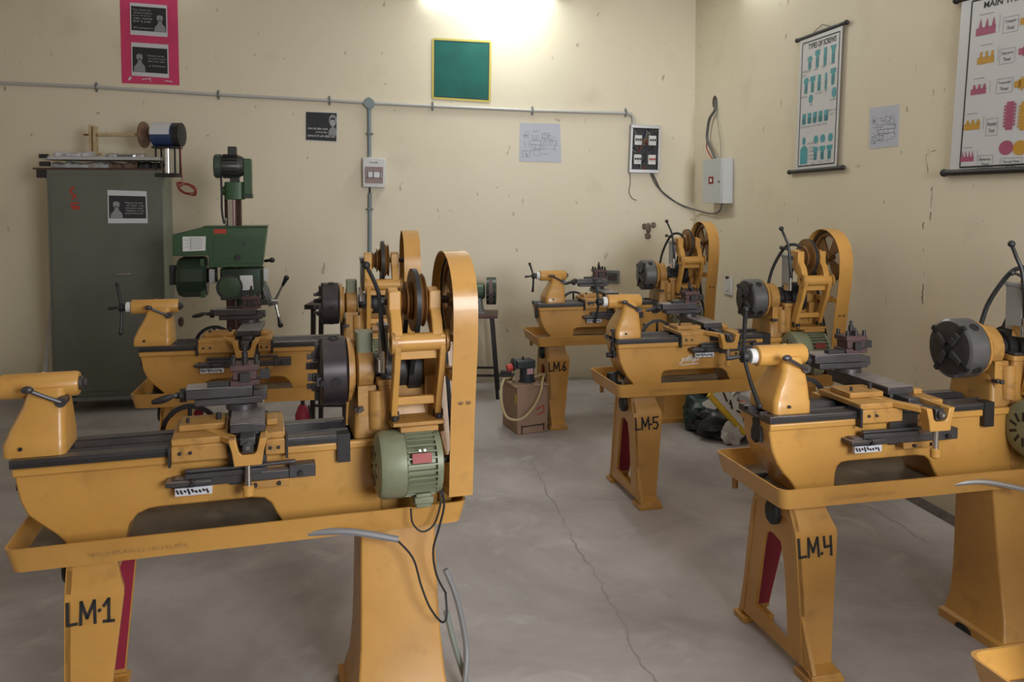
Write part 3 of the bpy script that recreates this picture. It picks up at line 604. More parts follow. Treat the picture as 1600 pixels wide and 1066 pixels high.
    for sg in (1, -1):
        for k in range(-60, 90):
            # diagonal strands clipped to the guard outline
            pts = []
            for j in range(0, 80):
                z = .63+j*.0105; y = k*dy+sg*(z-.63)*.55
                if inside(y, z): pts.append((y, z))
                elif pts: break
            if len(pts) > 2:
                a, b = pts[0], pts[-1]; w = .0021; mb.add([(g1-.006, a[0]-w, a[1]), (g1-.006, a[0]+w, a[1]), (g1-.006, b[0]+w, b[1]), (g1-.006, b[0]-w, b[1])], [(0,1,2,3)])
    B(mb, 'mesh_panel', YEL2, gd, 0, smooth=False)
    # --- switch box, lever, flexible conduit
    mb = MB().box(1.0, 1.022, .09, .165, 1.07, 1.19+sbz*.5).box(.997, 1.025, .085, .17, 1.185+sbz*.5, 1.20+sbz*.5); sb = B(mb, 'switch_box', mat('switch_grey', (.30, .31, .31), .4, .2), bev=.003); sb.location.z = sbz*.5; B(MB().cyl((1.005, .08, 1.05), (1.005, .08, 1.12), .008).box(.99, 1.0, .085, .12, 1.05, 1.09), 'latch', CHROME, sb, 0)
    mb = MB().tube([(1.01, .12, 1.06), (1.008, .08, 1.12), (1.0, .08, 1.20), (.995, .09, 1.29), (.98, .10, 1.34), (.958, .10, 1.385)], lambda q_: .0085-.002*q_).sph((.956, .10, 1.39), .013)
    if conduit: mb.tube([(.997, .09, 1.27), (.975, .09, 1.28), (.955, .09, 1.285)], .005).sph((.952, .09, 1.286), .011)
    if lever: B(mb, 'reversing_lever', BLACK, sb, 0)
    if conduit: B(MB().tube([(.965, .24, 1.12), (.975, .22, 1.20), (.995, .18, 1.285), (1.02, .15, 1.335), (1.05, .12, 1.345), (1.075, .10, 1.33)], .0085), 'flexible_conduit', BLACK, bev=0)
    return R
L1 = make_lathe('nearest yellow lathe at lower left, LM-1 painted on its leg', (-1.334, 2.235), 17, 'LMo1', tdx=-.085, jaws3=True, tray0=-.055, tw=.165, bed0=-.055, sx=.99, csy=.09, fky=.05, cmy=.30, conduit=False, sbz=0., cdx=.01, ck=CHUCK_SHADED)
L2 = make_lathe('yellow lathe directly behind LM-1, in front of the green cabinet and drilling machine', (-1.83, 4.02), 12, None, tdx=-.04, cdx=-.11, sx=1.08, tray0=-.03, jaws3=True, tw=.165, bed0=-.01, lever=False, conduit=False, csy=.14, ck=CHUCK_SHADED)
L4 = make_lathe('large yellow lathe at right with LM.4 painted on its leg', (.885, 2.685), 13.5, 'LM.4', tdx=.045, cdx=-.01, adx=-.04, hub=(12, 40), arm=.175, pdx=-.045, sx=1.02, tw=.14, bed0=.02)
L5 = make_lathe('middle yellow lathe of the right row with LM.5 on its leg', (.545, 4.23), 13, 'LM-5', tdx=.035, cdx=.02, emblem=True, adx=.065, adz=.062, hub=(-14, -30), bolt=True, sx=1.02, tw=.14, lx_=-.025)
L6 = make_lathe('farthest yellow lathe by the back wall, LM.6 on its leg', (.175, 5.71), 12, 'LM.6', tdx=.09, cdx=.0, hub=(-35, -8), arm=.10, sx=1.03, tw=.14)
L3 = make_lathe('yellow lathe whose chip tray corner shows at the bottom right', (1.067, 1.265), 13, 'LM.3', tdx=.24, cdx=.05, bed0=.13)
# ------------------------------------------------------------------ steel cabinet
SV_ = mat('aluminium', (.42, .42, .43), .35, .7)
CAB = mat('cabinet_green_grey', (.125, .133, .108), .45, .1, stain=(.08, .088, .068), amt=.5, scale=3, bump=.02, bscale=25)
CAB2 = mat('cabinet_side_pale', (.20, .22, .18), .45, .1, stain=(.12, .13, .1), amt=.5, scale=4)  # paler tone of the door colour, on the cabinet body
WOOD = mat('bare_wood', (.50, .38, .22), .6, stain=(.32, .22, .11), amt=.5, scale=18)
BRN = mat('brown_board', (.10, .05, .03), .6, stain=(.05, .025, .015), amt=.5, scale=8)
pc = atz(84, 648, 0)
cab = thing('steel_cabinet', 'tall grey green steel cabinet against the back wall at left', 'cabinet', pc, math.radians(12))
CW, CD, CT = .79, .38, 1.81
MB().box(0, CW, .01, CD, .13, CT).build('body', CAB2, cab, bevel=.004)
mb = MB().box(.0, CW, -.004, .012, .13, CT-.0).box(.02, CW-.02, -.010, -.003, .16, CT-.035); mb.build('door', CAB, cab, bevel=.003)
dr = [c for c in cab.children if c.name.startswith('door')][0]
MB().box(.46, .56, -.03, -.018, 1.03, 1.045).box(.465, .475, -.02, -.008, 1.03, 1.045).box(.545, .555, -.02, -.008, 1.03, 1.045).build('handle', CHROME, dr, bevel=.002)
mb = MB().box(.02, CW-.02, .0, .025, .09, .12).box(.02, CW-.02, CD-.03, CD, .09, .12); mb.build('stand_rail', GREYP, cab)
for x in (.03, CW-.06):
    for y in (.02, CD-.05): MB().box(x, x+.03, y, y+.03, 0, .13).build('leg', DARK, cab)
qc = Quad(*[cab.matrix_basis @ Vector(p) for p in ((0, -.0105, CT), (CW, -.0105, CT), (CW, -.0105, .13), (0, -.0105, .13))])
MK = mat('red_mark', (.42, .04, .02), .7)
mb = MB(); q = Quad((0, -.0125, CT), (CW, -.0125, CT), (CW, -.0125, .13), (0, -.0125, .13)); q.n = Vector((0, -1, 0))
for a in ((.235, .075, .20, .09), (.20, .09, .215, .105), (.215, .105, .25, .115), (.25, .115, .215, .128), (.20, .150, .27, .145), (.20, .160, .275, .163), (.21, .170, .28, .168)): q.line(mb, *a, w=.014)
o = mb.build('painted_mark', MK, dr, smooth=False); o['label'] = 'faded red paint marks on the upper left of the door'
# prints
BLKP = mat('print_black', (.018, .018, .022), .6); GRYP = mat('print_grey', (.26, .26, .27), .7); LTP = mat('print_light', (.40, .40, .41), .7); WHT = mat('print_white', (.66, .66, .66), .7)
def pprint(name, label, q, bands=(.10, .10), side='l', lines=None, group=None, n=4, face=True):
    o = tag(q.slab(MB(), .0015).build(name, PAPER, smooth=False), label, 'poster', group)
    mb = MB(); q.rect(mb, .03, bands[0], .97, 1-bands[1], .0035); mb.build('printed_ground', BLKP, o, smooth=False)
    if face:
        cx = .22 if side == 'l' else .80; mb = MB(); q.ell(mb, cx, .42, .085, .13, .0055); q.poly(mb, [(cx-.16, 1-bands[1]-.01), (cx-.14, .72), (cx-.05, .60), (cx-.04, .50), (cx+.05, .50), (cx+.06, .60), (cx+.14, .70), (cx+.16, 1-bands[1]-.01)], .005)
        p = mb.build('portrait', GRYP, o, smooth=False); mb = MB(); q.poly(mb, [(cx-.085, .36), (cx-.07, .26), (cx, .23), (cx+.07, .26), (cx+.085, .36), (cx, .33)], .0062); q.ell(mb, cx, .50, .05, .018, .0062, 8); mb.build('portrait_shading', BLKP, p, smooth=False)
    mb = MB(); lines = lines or []
    x0, x1 = (.44, .93) if side == 'l' else (.07, .60)
    for i, (t, y) in enumerate(lines):
        w = .03*0; q.text(mb, t, x0+(.03*(i % 2)), y, x1-.04*((i+1) % 2), y+.055, .006)
    if lines: mb.build('lettering', LTP, o, smooth=False)
    return o
def c2w(px, py): # point on the cabinet door plane
    r = ray(px, py); n = Vector((math.sin(math.radians(12)), -math.cos(math.radians(12)), 0)); P0 = pc+n*.0115; o = Vector((0, 0, H)); return o+r*((P0-o).dot(n)/r.dot(n))
pprint('cabinet_poster', 'dark quote print with a portrait, taped on the green cabinet door', Quad(c2w(168, 297), c2w(229, 299), c2w(231, 349), c2w(169, 349)), (.16, .15), 'l', [('Whatever the mind', .34), ('of man can', .42), ('conceive and', .50), ('believe it can', .58), ('achieve', .66)])
def CB(px, py, y=6.28): return aty(px, py, y)
zt = CT
def lx(px, y): return (px-800)/F*(y*math.cos(PITCH)-(zt-H)*math.sin(PITCH))
M12 = Matrix.Translation(pc) @ Matrix.Rotation(math.radians(12), 4, 'Z')
t = thing('plank', 'thin brown plank lying on the cabinet top, under the framed board', 'plank'); 
MB().box(-.10, .80, .02, .34, zt+.001, zt+.014, M12).build('board', BRN, t); MB().box(-.07, .02, .0, .06, zt-.06, zt+.0, M12).build('end_block', DARK, t, bevel=.003)
t = thing('plastic_bundle', 'bundle of papers in clear plastic between plank and framed board', 'bundle')
def wavy(x0, x1, y0, y1, z0, h, seed, M, nx=14):
    rr = random.Random(seed); mb = MB(); L = []
    for i in range(nx+1):
        x = x0+(x1-x0)*i/nx; a = h*(.5+.5*rr.random()); L.append([(x, y0+rr.uniform(-.012, .012), z0), (x, y0-.01+rr.uniform(-.012, .012), z0+a*.6), (x, y0+.03, z0+a), (x, y1, z0+a*.9), (x, y1, z0)])
    return mb.loft(L, True, M)
wavy(.03, .42, .0, .3, zt+.015, .055, 3, M12).build('plastic_wrap', mat('cloudy_plastic', (.40, .42, .45), .25, stain=(.25, .14, .10), amt=.8, scale=9), t)
wavy(.42, .62, .0, .3, zt+.015, .05, 5, M12).build('brown_paper', mat('brown_paper', (.16, .10, .075), .7), t)
wavy(.62, .78, .0, .3, zt+.015, .055, 6, M12).build('black_sheet', BLACK, t)
t = thing('framed_board', 'aluminium framed board lying flat on top of the cabinet pile', 'board')
MB().box(-.02, .78, -.01, .32, zt+.073, zt+.098, M12).build('frame', SV_, t, bevel=.002)
MB().box(-.045, .01, -.02, .03, zt+.082, zt+.112, M12).build('corner_clip', DARK, t, bevel=.003); MB().box(-.045, .02, -.015, .03, zt+.024, zt+.058, M12).build('corner_clip', DARK, t, bevel=.003)
wavy(.05, .30, .0, .28, zt+.099, .04, 8, M12).build('paper_stack', PAPER, t); wavy(.40, .66, .02, .28, zt+.099, .03, 9, M12).build('loose_sheets', SV_, t)
# belt grinder rig
t = thing('wooden_bearing_stand', 'small pale wooden upright holding the shaft, on the cabinet top', 'stand')
a = CB(139, 195); b = CB(150, 233)
MB().box(a.x, a.x+.016, 6.27, 6.32, b.z-.03, a.z).build('upright', WOOD, t, bevel=.002); MB().box(b.x-.018, b.x, 6.27, 6.32, b.z-.03, a.z-.01).build('upright', WOOD, t, bevel=.002); MB().box(a.x-.02, b.x+.02, 6.26, 6.33, b.z-.045, b.z-.028).build('base', WOOD, t)
mt = thing('buffing_motor', 'blue topped small motor with long shaft and brown disc on the cabinet', 'motor')
a, b = CB(238, 192), CB(284, 229); zc_ = (a.z+b.z)/2; r_ = (a.z-b.z)/2
BLU = mat('blue_enamel', (.03, .06, .16), .3, .2)
MB().rev([(0, r_*.8), (.012, r_), (b.x-a.x-.03, r_), (b.x-a.x, r_*.7)], (a.x, 6.29, zc_), (1, 0, 0), 28).build('motor_body', BLU, mt)
MB().rev([(0, r_*.7), (.004, r_*1.01), (.055, r_*1.01), (.06, r_*.7)], (b.x-.055, 6.29, zc_), (1, 0, 0), 28).build('end_cover', DARK, mt)
mb = MB(); k = [(6.29-math.cos(u)*(r_+.003), zc_+math.sin(u)*(r_+.003)) for u in [math.radians(v) for v in range(-2, 95, 12)]]
mb.loft([[(a.x+.008, *p) for p in k], [(b.x-.062, *p) for p in k]], False); p_ = mb.build('paper_label', PAPER, mt); 
s1, s2 = CB(130, 206), CB(238, 209)
MB().cyl((s1.x, 6.29, zc_), (a.x, 6.29, zc_), .008).build('steel_shaft', WHEEL, mt)
s3 = CB(152, 206); s4 = CB(217, 206); MB().cyl((s3.x, 6.29, zc_), (s4.x, 6.29, zc_), .014).build('wooden_sleeve', WOOD, mt)
d1 = CB(224, 209); mb = MB().rev([(0, .02), (.012, .095), (.022, .1), (.034, .095), (.046, .03)], (d1.x-.022, 6.29, zc_), (1, 0, 0), 28); mb.build('buffing_disc', mat('rust_disc', (.16, .085, .055), .8, stain=(.3, .2, .14), amt=.6, scale=25), mt)
s0, s5 = CB(245, 232), CB(278, 277); zt2 = b.z
mb = MB()
for x in (s0.x, s5.x-.012):
    for y in (6.24, 6.34): mb.box(x, x+.012, y, y+.012, s5.z, zt2)
mb.box(s0.x-.02, s5.x+.01, 6.23, 6.36, zt2-.015, zt2-.0); mb.box(s0.x-.0, s5.x, 6.23, 6.36, s5.z+.0, s5.z+.03)
mb.build('motor_stand', DARK, mt, bevel=.002)
MB().cyl(((s0.x+s5.x)/2, 6.29, s5.z+.03), ((s0.x+s5.x)/2, 6.29, zt2-.015), .035).build('tin_can', CHROME, mt)
mb = MB(); P = [CB(282, 225, 6.3), CB(283, 255, 6.3), CB(285, 283, 6.3)]; mb.tube(P, .0035)
c0 = CB(286, 291, 6.3)
for i in range(5):
    ph = .35*i; A_, B_ = .085-.006*i, .030+.005*(i % 3); rot_ = -.55+.12*i; P = []
    for k in range(13):
        t_ = 2*PI*k/12; x_, z_ = A_*math.cos(t_), B_*math.sin(t_); P.append(c0+Vector((.03+x_*math.cos(rot_)-z_*math.sin(rot_), .006*i-.01, -.02+x_*math.sin(rot_)+z_*math.cos(rot_))))
    mb.tube(P, .0036)
tag(mb.build('power_cable', mat('red_cable', (.28, .03, .025), .5), split=False), 'thin red cable coiled and hanging from the motor on the cabinet', 'cable')
# leaning sheet beside the cabinet
o = MB().add([aty(80, 470, 6.42), aty(86, 470, 6.42), aty(79, 585, 6.25), aty(68, 585, 6.25)], [(0, 1, 2, 3)])
o = MB(); a0 = aty(83, 465, 6.6); a1 = atz(66, 640, 0); o.box(-.012, .02, -.004, .004, 0, (a0-a1).length, Matrix.Translation(a1) @ (a0-a1).to_track_quat('Z', 'Y').to_matrix().to_4x4())
tag(o.build('metal_strip', SV_), 'pale metal strip leaning on the wall left of the cabinet', 'strip')
# ------------------------------------------------------------------ green drilling milling machine
G1 = mat('machine_green', (.03, .078, .03), .4, .1, stain=(.018, .045, .018), amt=.5, scale=5)
G2 = mat('machine_dark_green', (.018, .035, .022), .35, .2)
Y = 5.45
def D(px, py, y=Y): return aty(px, py, y)
dm = thing('drilling_machine', 'tall green pillar drilling machine behind the second lathe', 'drilling machine', (D(360, 350).x, Y+.12, 0))
def loc(p): return p-dm.location
def dbox(x0, y0, x1, y1, ya, yb, y=Y):
    a = loc(D(x0, y0, y)); b = loc(D(x1, y1, y)); return (a.x, b.x, ya-dm.location.y, yb-dm.location.y, b.z, a.z)
dm.rotation_euler.z = math.radians(14); dm.location.x -= .02; MB().box(-.28, .28, -.30, .3, 0, .07).box(-.2, .2, -.2, .22, .07, .10).build('base', G1, dm, bevel=.01)
a = loc(D(360, 288)); MB().cyl((0, 0, .08), (0, 0, a.z), .055, n=28).build('column', mat('column_steel', (.06, .03, .028), .3, .6), dm)
MB().box(-.03, -.0, -.06, -.05, 1.2, a.z-.02).build('rack_strip', CHROME, dm)
MB().loft([rrect(-.20, .20, -.35, -.06, z, .03) for z in (.55, .59)]).build('work_table', STEEL, dm)
# belt housing
x0, x1 = loc(D(268, 380)).x, loc(D(408, 380)).x; z = lambda py: loc(D(360, py)).z; xx = lambda px: loc(D(px, 380)).x
pol = [(xx(268), z(366)), (xx(268), z(399)), (xx(320), z(399)), (xx(321), z(418)), (xx(400), z(418)), (xx(408), z(356)), (xx(312), z(355))]
hsg = MB().prism(pol, 'y', -.12, .10).build('belt_housing', G1, dm, bevel=.004)
MB().prism([(a_, b_) for a_, b_ in ((xx(327), z(372)), (xx(327), z(412)), (xx(397), z(412)), (xx(404), z(370)))], 'y', -.124, -.12).build('access_panel', mat('machine_green_panel', (.026, .068, .027), .4, .1), hsg, bevel=.001)
MB().cyl((xx(364), -.12, z(402)), (xx(364), -.15, z(402)), .018).build('knob', BLACK, hsg)
q = Quad((xx(283), -.122, z(369)), (xx(317), -.122, z(369)), (xx(316), -.122, z(391)), (xx(283), -.122, z(392))); q.n = Vector((0, -1, 0))
p_ = q.slab(MB(), .001).build('instruction_plate', WHITE, hsg, smooth=False); mb = MB()
for i in range(7): q.line(mb, .1 if i % 2 else .3, .12+i*.12, .85, .12+i*.12, .003)
q.line(mb, .35, .1, .35, .9, .004); mb.build('plate_print', GRYP, p_, smooth=False)
mb = MB(); q.n = Vector((0, -1, 0)); q2 = Quad((xx(329), -.122, z(358)), (xx(347), -.122, z(358)), (xx(347), -.122, z(365)), (xx(329), -.122, z(365))); q2.n = Vector((0, -1, 0)); q2.rect(mb, 0, 0, 1, 1, .001); mb.build('red_badge', MK, hsg, smooth=False)
mb = MB(); q3 = Quad((xx(352), -.1245, z(375)), (xx(378), -.1245, z(375)), (xx(378), -.1245, z(387)), (xx(352), -.1245, z(387))); q3.n = Vector((0, -1, 0)); q3.text(mb, '- 3', .1, .2, .9, .8, .002); mb.build('stencilled_number', BLACK, hsg, smooth=False)
MB().box(xx(312), xx(409), -.125, .105, z(355.5), z(354)+.002).build('lid', G1, hsg, bevel=.002)
MB().cyl((xx(404), -.05, z(410)), (xx(414), -.1, z(408)), .010).sph((xx(415), -.1, z(408)), .018).build('lid_lever', BLACK, hsg)
# head
MB().loft([rrect(xx(337), xx(402), -.16, .05, zz, .03) for zz in (z(468), z(445), z(420))]).cyl(((xx(372)), -.05, z(468)), (xx(372), -.05, z(498)), .045).build('head', G2, dm, bevel=.004)
hd = [c for c in dm.children if c.name.startswith('head')][0]
MB().rev([(0, .07), (.02, .08), (.035, .07), (.04, .02)], (xx(352), -.16, z(447)), (0, -1, 0), 28).build('depth_dial', mat('dial_green', (.05, .08, .05), .25, .1), hd)
MB().ring((xx(352), -.2, z(447)), (0, 1, 0), .083, .072, .01).build('dial_rim', DARK, hd)
q = Quad((xx(367), -.165, z(430)), (xx(386), -.165, z(430)), (xx(387), -.165, z(453)), (xx(368), -.165, z(453))); q.n = Vector((0, -1, 0)); q.slab(MB(), .001).build('speed_chart', WHITE, hd, smooth=False)
q = Quad((xx(393), -.1, z(421)), (xx(410), -.1, z(421)), (xx(408), -.1, z(440)), (xx(393), -.1, z(440))); q.n = Vector((0, -1, 0)); q.slab(MB(), .001).build('warning_card', WHITE, hd, smooth=False)
cx_, cz_ = xx(418), z(474)
MB().cyl((xx(395), -.08, cz_), (cx_+.02, -.08, cz_), .022).build('capstan_shaft', CHROME, hd)
MB().ring((xx(407), -.08, z(462)), (1, 0, .3), .085, .06, .03).build('capstan_dial', GREYP, hd)
for px, py, dy in ((437, 435, -.1), (427, 508, -.12), (404, 470, .12)):
    e = Vector((xx(px), -.08+dy, z(py))); c_ = Vector((cx_, -.08, cz_)); h_ = MB().tube([c_, e], .008, smooth=False).build('capstan_arm', CHROME, hd)
    MB().tube([c_.lerp(e, .68), e], lambda u: .009+.007*u, smooth=False).sph(e, .018).build('arm_grip', BLACK, h_)
# motor hanging at left
MB().rev([(0, .085), (.01, .12), (.04, .135), (.17, .135), (.19, .115)], (xx(271), -.03, z(433)), (1, 0, 0), 10).build('spindle_motor', G2, dm, ang=20)
sm = [c for c in dm.children if c.name.startswith('spindle_motor')][0]
MB().box(xx(260), xx(275), -.05, .03, z(445), z(415)).build('junction_box', BLACK, sm, bevel=.004); MB().box(xx(308), xx(314), -.13, .1, z(464), z(404)).build('motor_flange', G1, sm)
MB().cyl((xx(310), 0, z(432)), (xx(330), 0, z(432)), .05).build('motor_mount', DARK, sm)
MB().box(xx(320), xx(328), -.1, -.02, z(444), z(421)).build('bracket', SV_, sm)
# top bracket and motor
MB().loft([rrect(xx(344), xx(374), -.07, .07, zz, .03) for zz in (z(312), z(284))]).cyl((xx(341), -.02, z(298)), (xx(378), -.02, z(298)), .03).build('column_bracket', G1, dm, bevel=.004)
tm = MB().rev([(0, .068), (.01, .076), (.045, .078), (.05, .072), (.16, .072), (.185, .06), (.2, .03)], (xx(329), -.02, z(259)), (1, 0, 0), 24).build('top_motor', mat('motor_dark_grey', (.045, .045, .04), .4, .3), dm)
MB().rev([(0, .068), (.01, .079), (.045, .080), (.05, .074)], (xx(328.5), -.02, z(259)), (1, 0, 0), 24).build('fan_cover', mat('fan_cover_green', (.05, .075, .06), .4, .2), tm)
for k in range(18):
    M = Matrix.Translation((0, -.02, z(259))) @ Matrix.Rotation(2*PI*k/18, 4, 'X'); MB().box(xx(342), xx(364), -.003, .003, .07, .08, M).build('cooling_fin', DARK, tm)
MB().box(xx(350), xx(363), -.06, .02, z(242), z(228)).build('junction_box', DARK, tm, bevel=.003)
MB().box(xx(352), xx(366), -.03, .03, z(286), z(274)).build('motor_foot', DARK, tm)
bc = MB().box(xx(373), xx(385), -.07, .07, z(310), z(247)).build('belt_cover', G1, dm, bevel=.006)
MB().box(xx(372), xx(386), -.074, .074, z(310), z(303)).build('cover_edge', G2, bc, bevel=.003)
mb = MB().tube([(xx(339), -.04, z(270)), (xx(340), -.06, z(300)), (xx(340), -.06, z(330)), (xx(343), -.06, z(350))], .007).build('motor_cable', BLACK, dm)
mb = MB().tube([(xx(345), -.05, z(352)), (xx(346), -.05, z(341))], .008, smooth=False).build('clamp_lever', CHROME, dm)
# ------------------------------------------------------------------ bench grinder on stand
def stand(name, label, cx0, cx1, ya, yb, zt_, floor_out, mtop, wtop=.025):
    t = thing(name, label, 'stand', ((cx0+cx1)/2, (ya+yb)/2, 0)); hx, hy = (cx1-cx0)/2, (yb-ya)/2
    MB().box(-hx, hx, -hy, hy, zt_-wtop, zt_).build('top', mtop, t, bevel=.003)
    for sx_ in (-1, 1):
        for sy_ in (-1, 1):
            a = Vector((sx_*(hx-.05), sy_*(hy-.04), zt_-wtop)); b = Vector((sx_*(hx-.05+floor_out), sy_*(hy-.04+floor_out*.6), 0))
            MB().loft([[p+Vector(o) for o in ((-.014, -.014, 0), (.014, -.014, 0), (.014, .014, 0), (-.014, .014, 0))] for p in (b, a)]).build('leg', DARK, t)
    f = .72; zz = zt_*(1-f); 
    for sy_ in (-1, 1): MB().tube([(-(hx-.05+floor_out*f), sy_*(hy-.04+floor_out*.6*f), zz), ((hx-.05+floor_out*f), sy_*(hy-.04+floor_out*.6*f), zz)], .010, smooth=False).build('stretcher', DARK, t)
    return t
g0 = aty(778, 490, 6.72); g1_ = aty(688, 490, 6.72)
stand('grinder_stand', 'dark steel stand with brown top under the green bench grinder', g1_.x, g0.x, 6.55, 6.9, .672, .05, mat('stand_top_brown', (.09, .04, .035), .4))
GX = 6.72
def Gp(px, py): return aty(px, py, GX)
zc_ = Gp(757, 455).z; bgx = (Gp(744, 455).x); gr = thing('bench_grinder', 'green double ended bench grinder on the dark steel stand', 'bench grinder', (bgx, GX, .672))
GG = mat('grinder_green', (.05, .09, .055), .35, .1)
L_ = lambda px, py: Gp(px, py)-Vector((bgx, GX, .672))
zc_ = L_(757, 455).z
MB().rev([(0, .05), (.012, .065), (.13, .065), (.142, .05)], (-.071, 0, zc_), (1, 0, 0), 28).build('motor_housing', GG, gr)
MB().loft([rrect(-.08, .08, -.07, .07, 0, .02), rrect(-.06, .06, -.05, .05, .03, .02), rrect(-.045, .045, -.035, .035, zc_-.05, .02)]).build('foot', GREYP, gr)
for sg in (-1, 1):
    a, b = sorted((sg*.080, sg*.165)); g_ = MB().rev([(0, .04), (.004, .112), (b-a-.004, .112), (b-a, .04)], (a, 0.02, zc_), (1, 0, 0), 32).build('wheel_guard', G2, gr)
    a, b = sorted((sg*.105, sg*.138)); MB().rev([(0, .03), (.001, .1), (b-a-.001, .1), (b-a, .03)], (a, -.03, zc_), (1, 0, 0), 32).build('grinding_wheel', mat('abrasive_grey', (.14, .10, .09), .9), g_)
    MB().box(sg*.12-.03, sg*.12+.03, -.17, -.12, zc_-.02, zc_-.008).box(sg*.12-.03, sg*.12+.03, -.13, -.02, zc_-.06, zc_-.045).build('tool_rest', DARK, g_)
# black stand behind LM-2 chuck
s0 = aty(484, 472, 5.45); s1 = aty(540, 472, 5.45)
stand('steel_stand', 'black steel stand by the second lathe, seen under its chuck', s0.x, s1.x+.05, 5.3, 5.6, s0.z, .015, DARK, .03)
e0 = Vector(((s0.x+s1.x)/2-.04, 5.4, s0.z))
ex = atz(464, 690, 0); ex = Vector((-1.26, 4.95, 0)); ext = thing('fire_extinguisher', 'small red cylinder on the floor behind the second lathe', 'extinguisher', ex)
MB().rev([(0, .04), (.01, .045), (.30, .045), (.34, .03), (.36, .018)], (0, 0, 0), (0, 0, 1), 24).build('tank', RED, ext)
MB().cyl((0, 0, .36), (0, 0, .39), .012).tube([(0, 0, .385), (.07, 0, .40)], .005, smooth=False).tube([(.04, -.02, .36), (.06, -.03, .25), (.055, -.03, .12)], .006).build('valve', BLACK, ext)
# dark handwheel tyre at the far left edge
# ------------------------------------------------------------------ carton with coolant pump
CARD = mat('cardboard', (.33, .215, .15), .8, stain=(.22, .13, .09), amt=.6, scale=7)
P = [atz(808, 680, 0), atz(856, 675, 0)]; ux = (P[1]-P[0]).normalized(); ang_ = math.atan2(ux.y, ux.x)
bx = thing('cardboard_box', 'worn brown carton on the floor beside the leg of LM-6', 'box', P[0], ang_)
Wb, Db, Hb = (P[1]-P[0]).length, .30, .325
mb = MB().box(0, Wb, 0, Db, .0, Hb); mb.build('carton', CARD, bx, bevel=.006)
mb = MB().box(-.015, Wb*.5, .0, Db, Hb, Hb+.006).box(Wb*.5+.01, Wb+.01, -.01, Db, Hb+.001, Hb+.005).build('flap', CARD, bx)
cart = [c for c in bx.children if c.name.startswith('carton')][0]
q = Quad((-.0005, .22, Hb), (-.0005, .0, Hb), (-.0005, .0, 0), (-.0005, .22, 0)); q.n = Vector((-1, 0, 0)); mb = MB(); q.rect(mb, .80, .16, .97, .38, .001)
mb.build('yellow_sticker', mat('sticker_yellow', (.6, .45, .03), .6), cart, smooth=False)
q = Quad((0, -.0005, Hb), (Wb, -.0005, Hb), (Wb, -.0005, 0), (0, -.0005, 0)); q.n = Vector((0, -1, 0)); mb = MB(); q.line(mb, .62, .5, .85, .42, .008); q.line(mb, .85, .42, .87, .56, .008); q.line(mb, .87, .56, .65, .62, .008); mb.build('red_scrawl', MK, cart, smooth=False)
mb = MB()
for a in ((.15, .80, .15, 1.0), (.15, .84, .85, .82), (.86, .80, .86, .95)): q.line(mb, *a, w=.008)
mb.build('black_tape_mark', INK, cart, smooth=False)
SL = mat('pump_slate', (.035, .045, .055), .4, .2)
pm = thing('coolant_pump', 'small dark slate coolant pump sitting on the carton', 'pump', bx.matrix_basis @ Vector((Wb*.45, .13, Hb+.006)), ang_)
MB().cyl((.02, 0, 0), (.02, 0, .012), .06).rev([(0, .05), (.10, .05), (.11, .04)], (.02, 0, .012), (0, 0, 1), 20).build('pump_body', SL, pm)
MB().box(-.07, .065, -.055, .055, .10, .155).cyl((-.07, 0, .125), (-.09, 0, .125), .045).build('pump_motor', SL, pm, bevel=.008)
MB().cyl((-.01, 0, .155), (-.01, 0, .175), .008).build('stud', DARK, pm)
q = Quad((0.0, -.0515, .10), (.045, -.0515, .10), (.045, -.0515, .06), (.0, -.0515, .06)); q.n = Vector((0, -1, 0)); q.slab(MB(), .001).build('pink_label', mat('label_pink', (.5, .28, .32), .6), pm, smooth=False)
MB().cyl((-.09, -.0, .11), (-.125, -.0, .10), .026).build('red_cap', mat('cap_red', (.5, .04, .03), .5), pm)
hose = mat('cream_hose', (.42, .34, .18), .5)
Z = Hb+.02; wp = lambda x, y, z: bx.matrix_basis @ Vector((x, y, z))
tag(MB().tube([wp(Wb+.02, .12, Z+.02), wp(Wb*.85, .02, Z+.0), wp(Wb*.70, -.03, Z-.06), wp(Wb*.42, -.045, Z-.16), wp(.0, -.05, Z-.225), wp(-.09, -.03, Z-.20), wp(-.10, .05, Z-.08), wp(-.05, .14, Z), wp(.0, .20, Z+.0), wp(.05, .20, Z+.01), wp(.02, .12, Z+.01)], .009).build('coolant_hose', hose), 'cream hose looping down over the front of the carton', 'hose')
tag(MB().tube([wp(Wb*.78, .14, Z+.01), wp(Wb+.05, .16, Z+.02), wp(Wb+.07, .2, Z+.01), wp(Wb+.0, .26, Z+.0)], .009).build('coolant_hose', hose), 'short cream hose end curling at the right of the carton top', 'hose')
o = MB().box(-.06, .05, -.03, .03, 0, .02).box(-.05, .03, -.02, .02, .02, .04).build('hose_clamp_block', DARK, bevel=.004); o.location = bx.matrix_basis @ Vector((.015, .235, Hb+.028)); tag(o, 'small dark block among the hoses on the carton top', 'block')
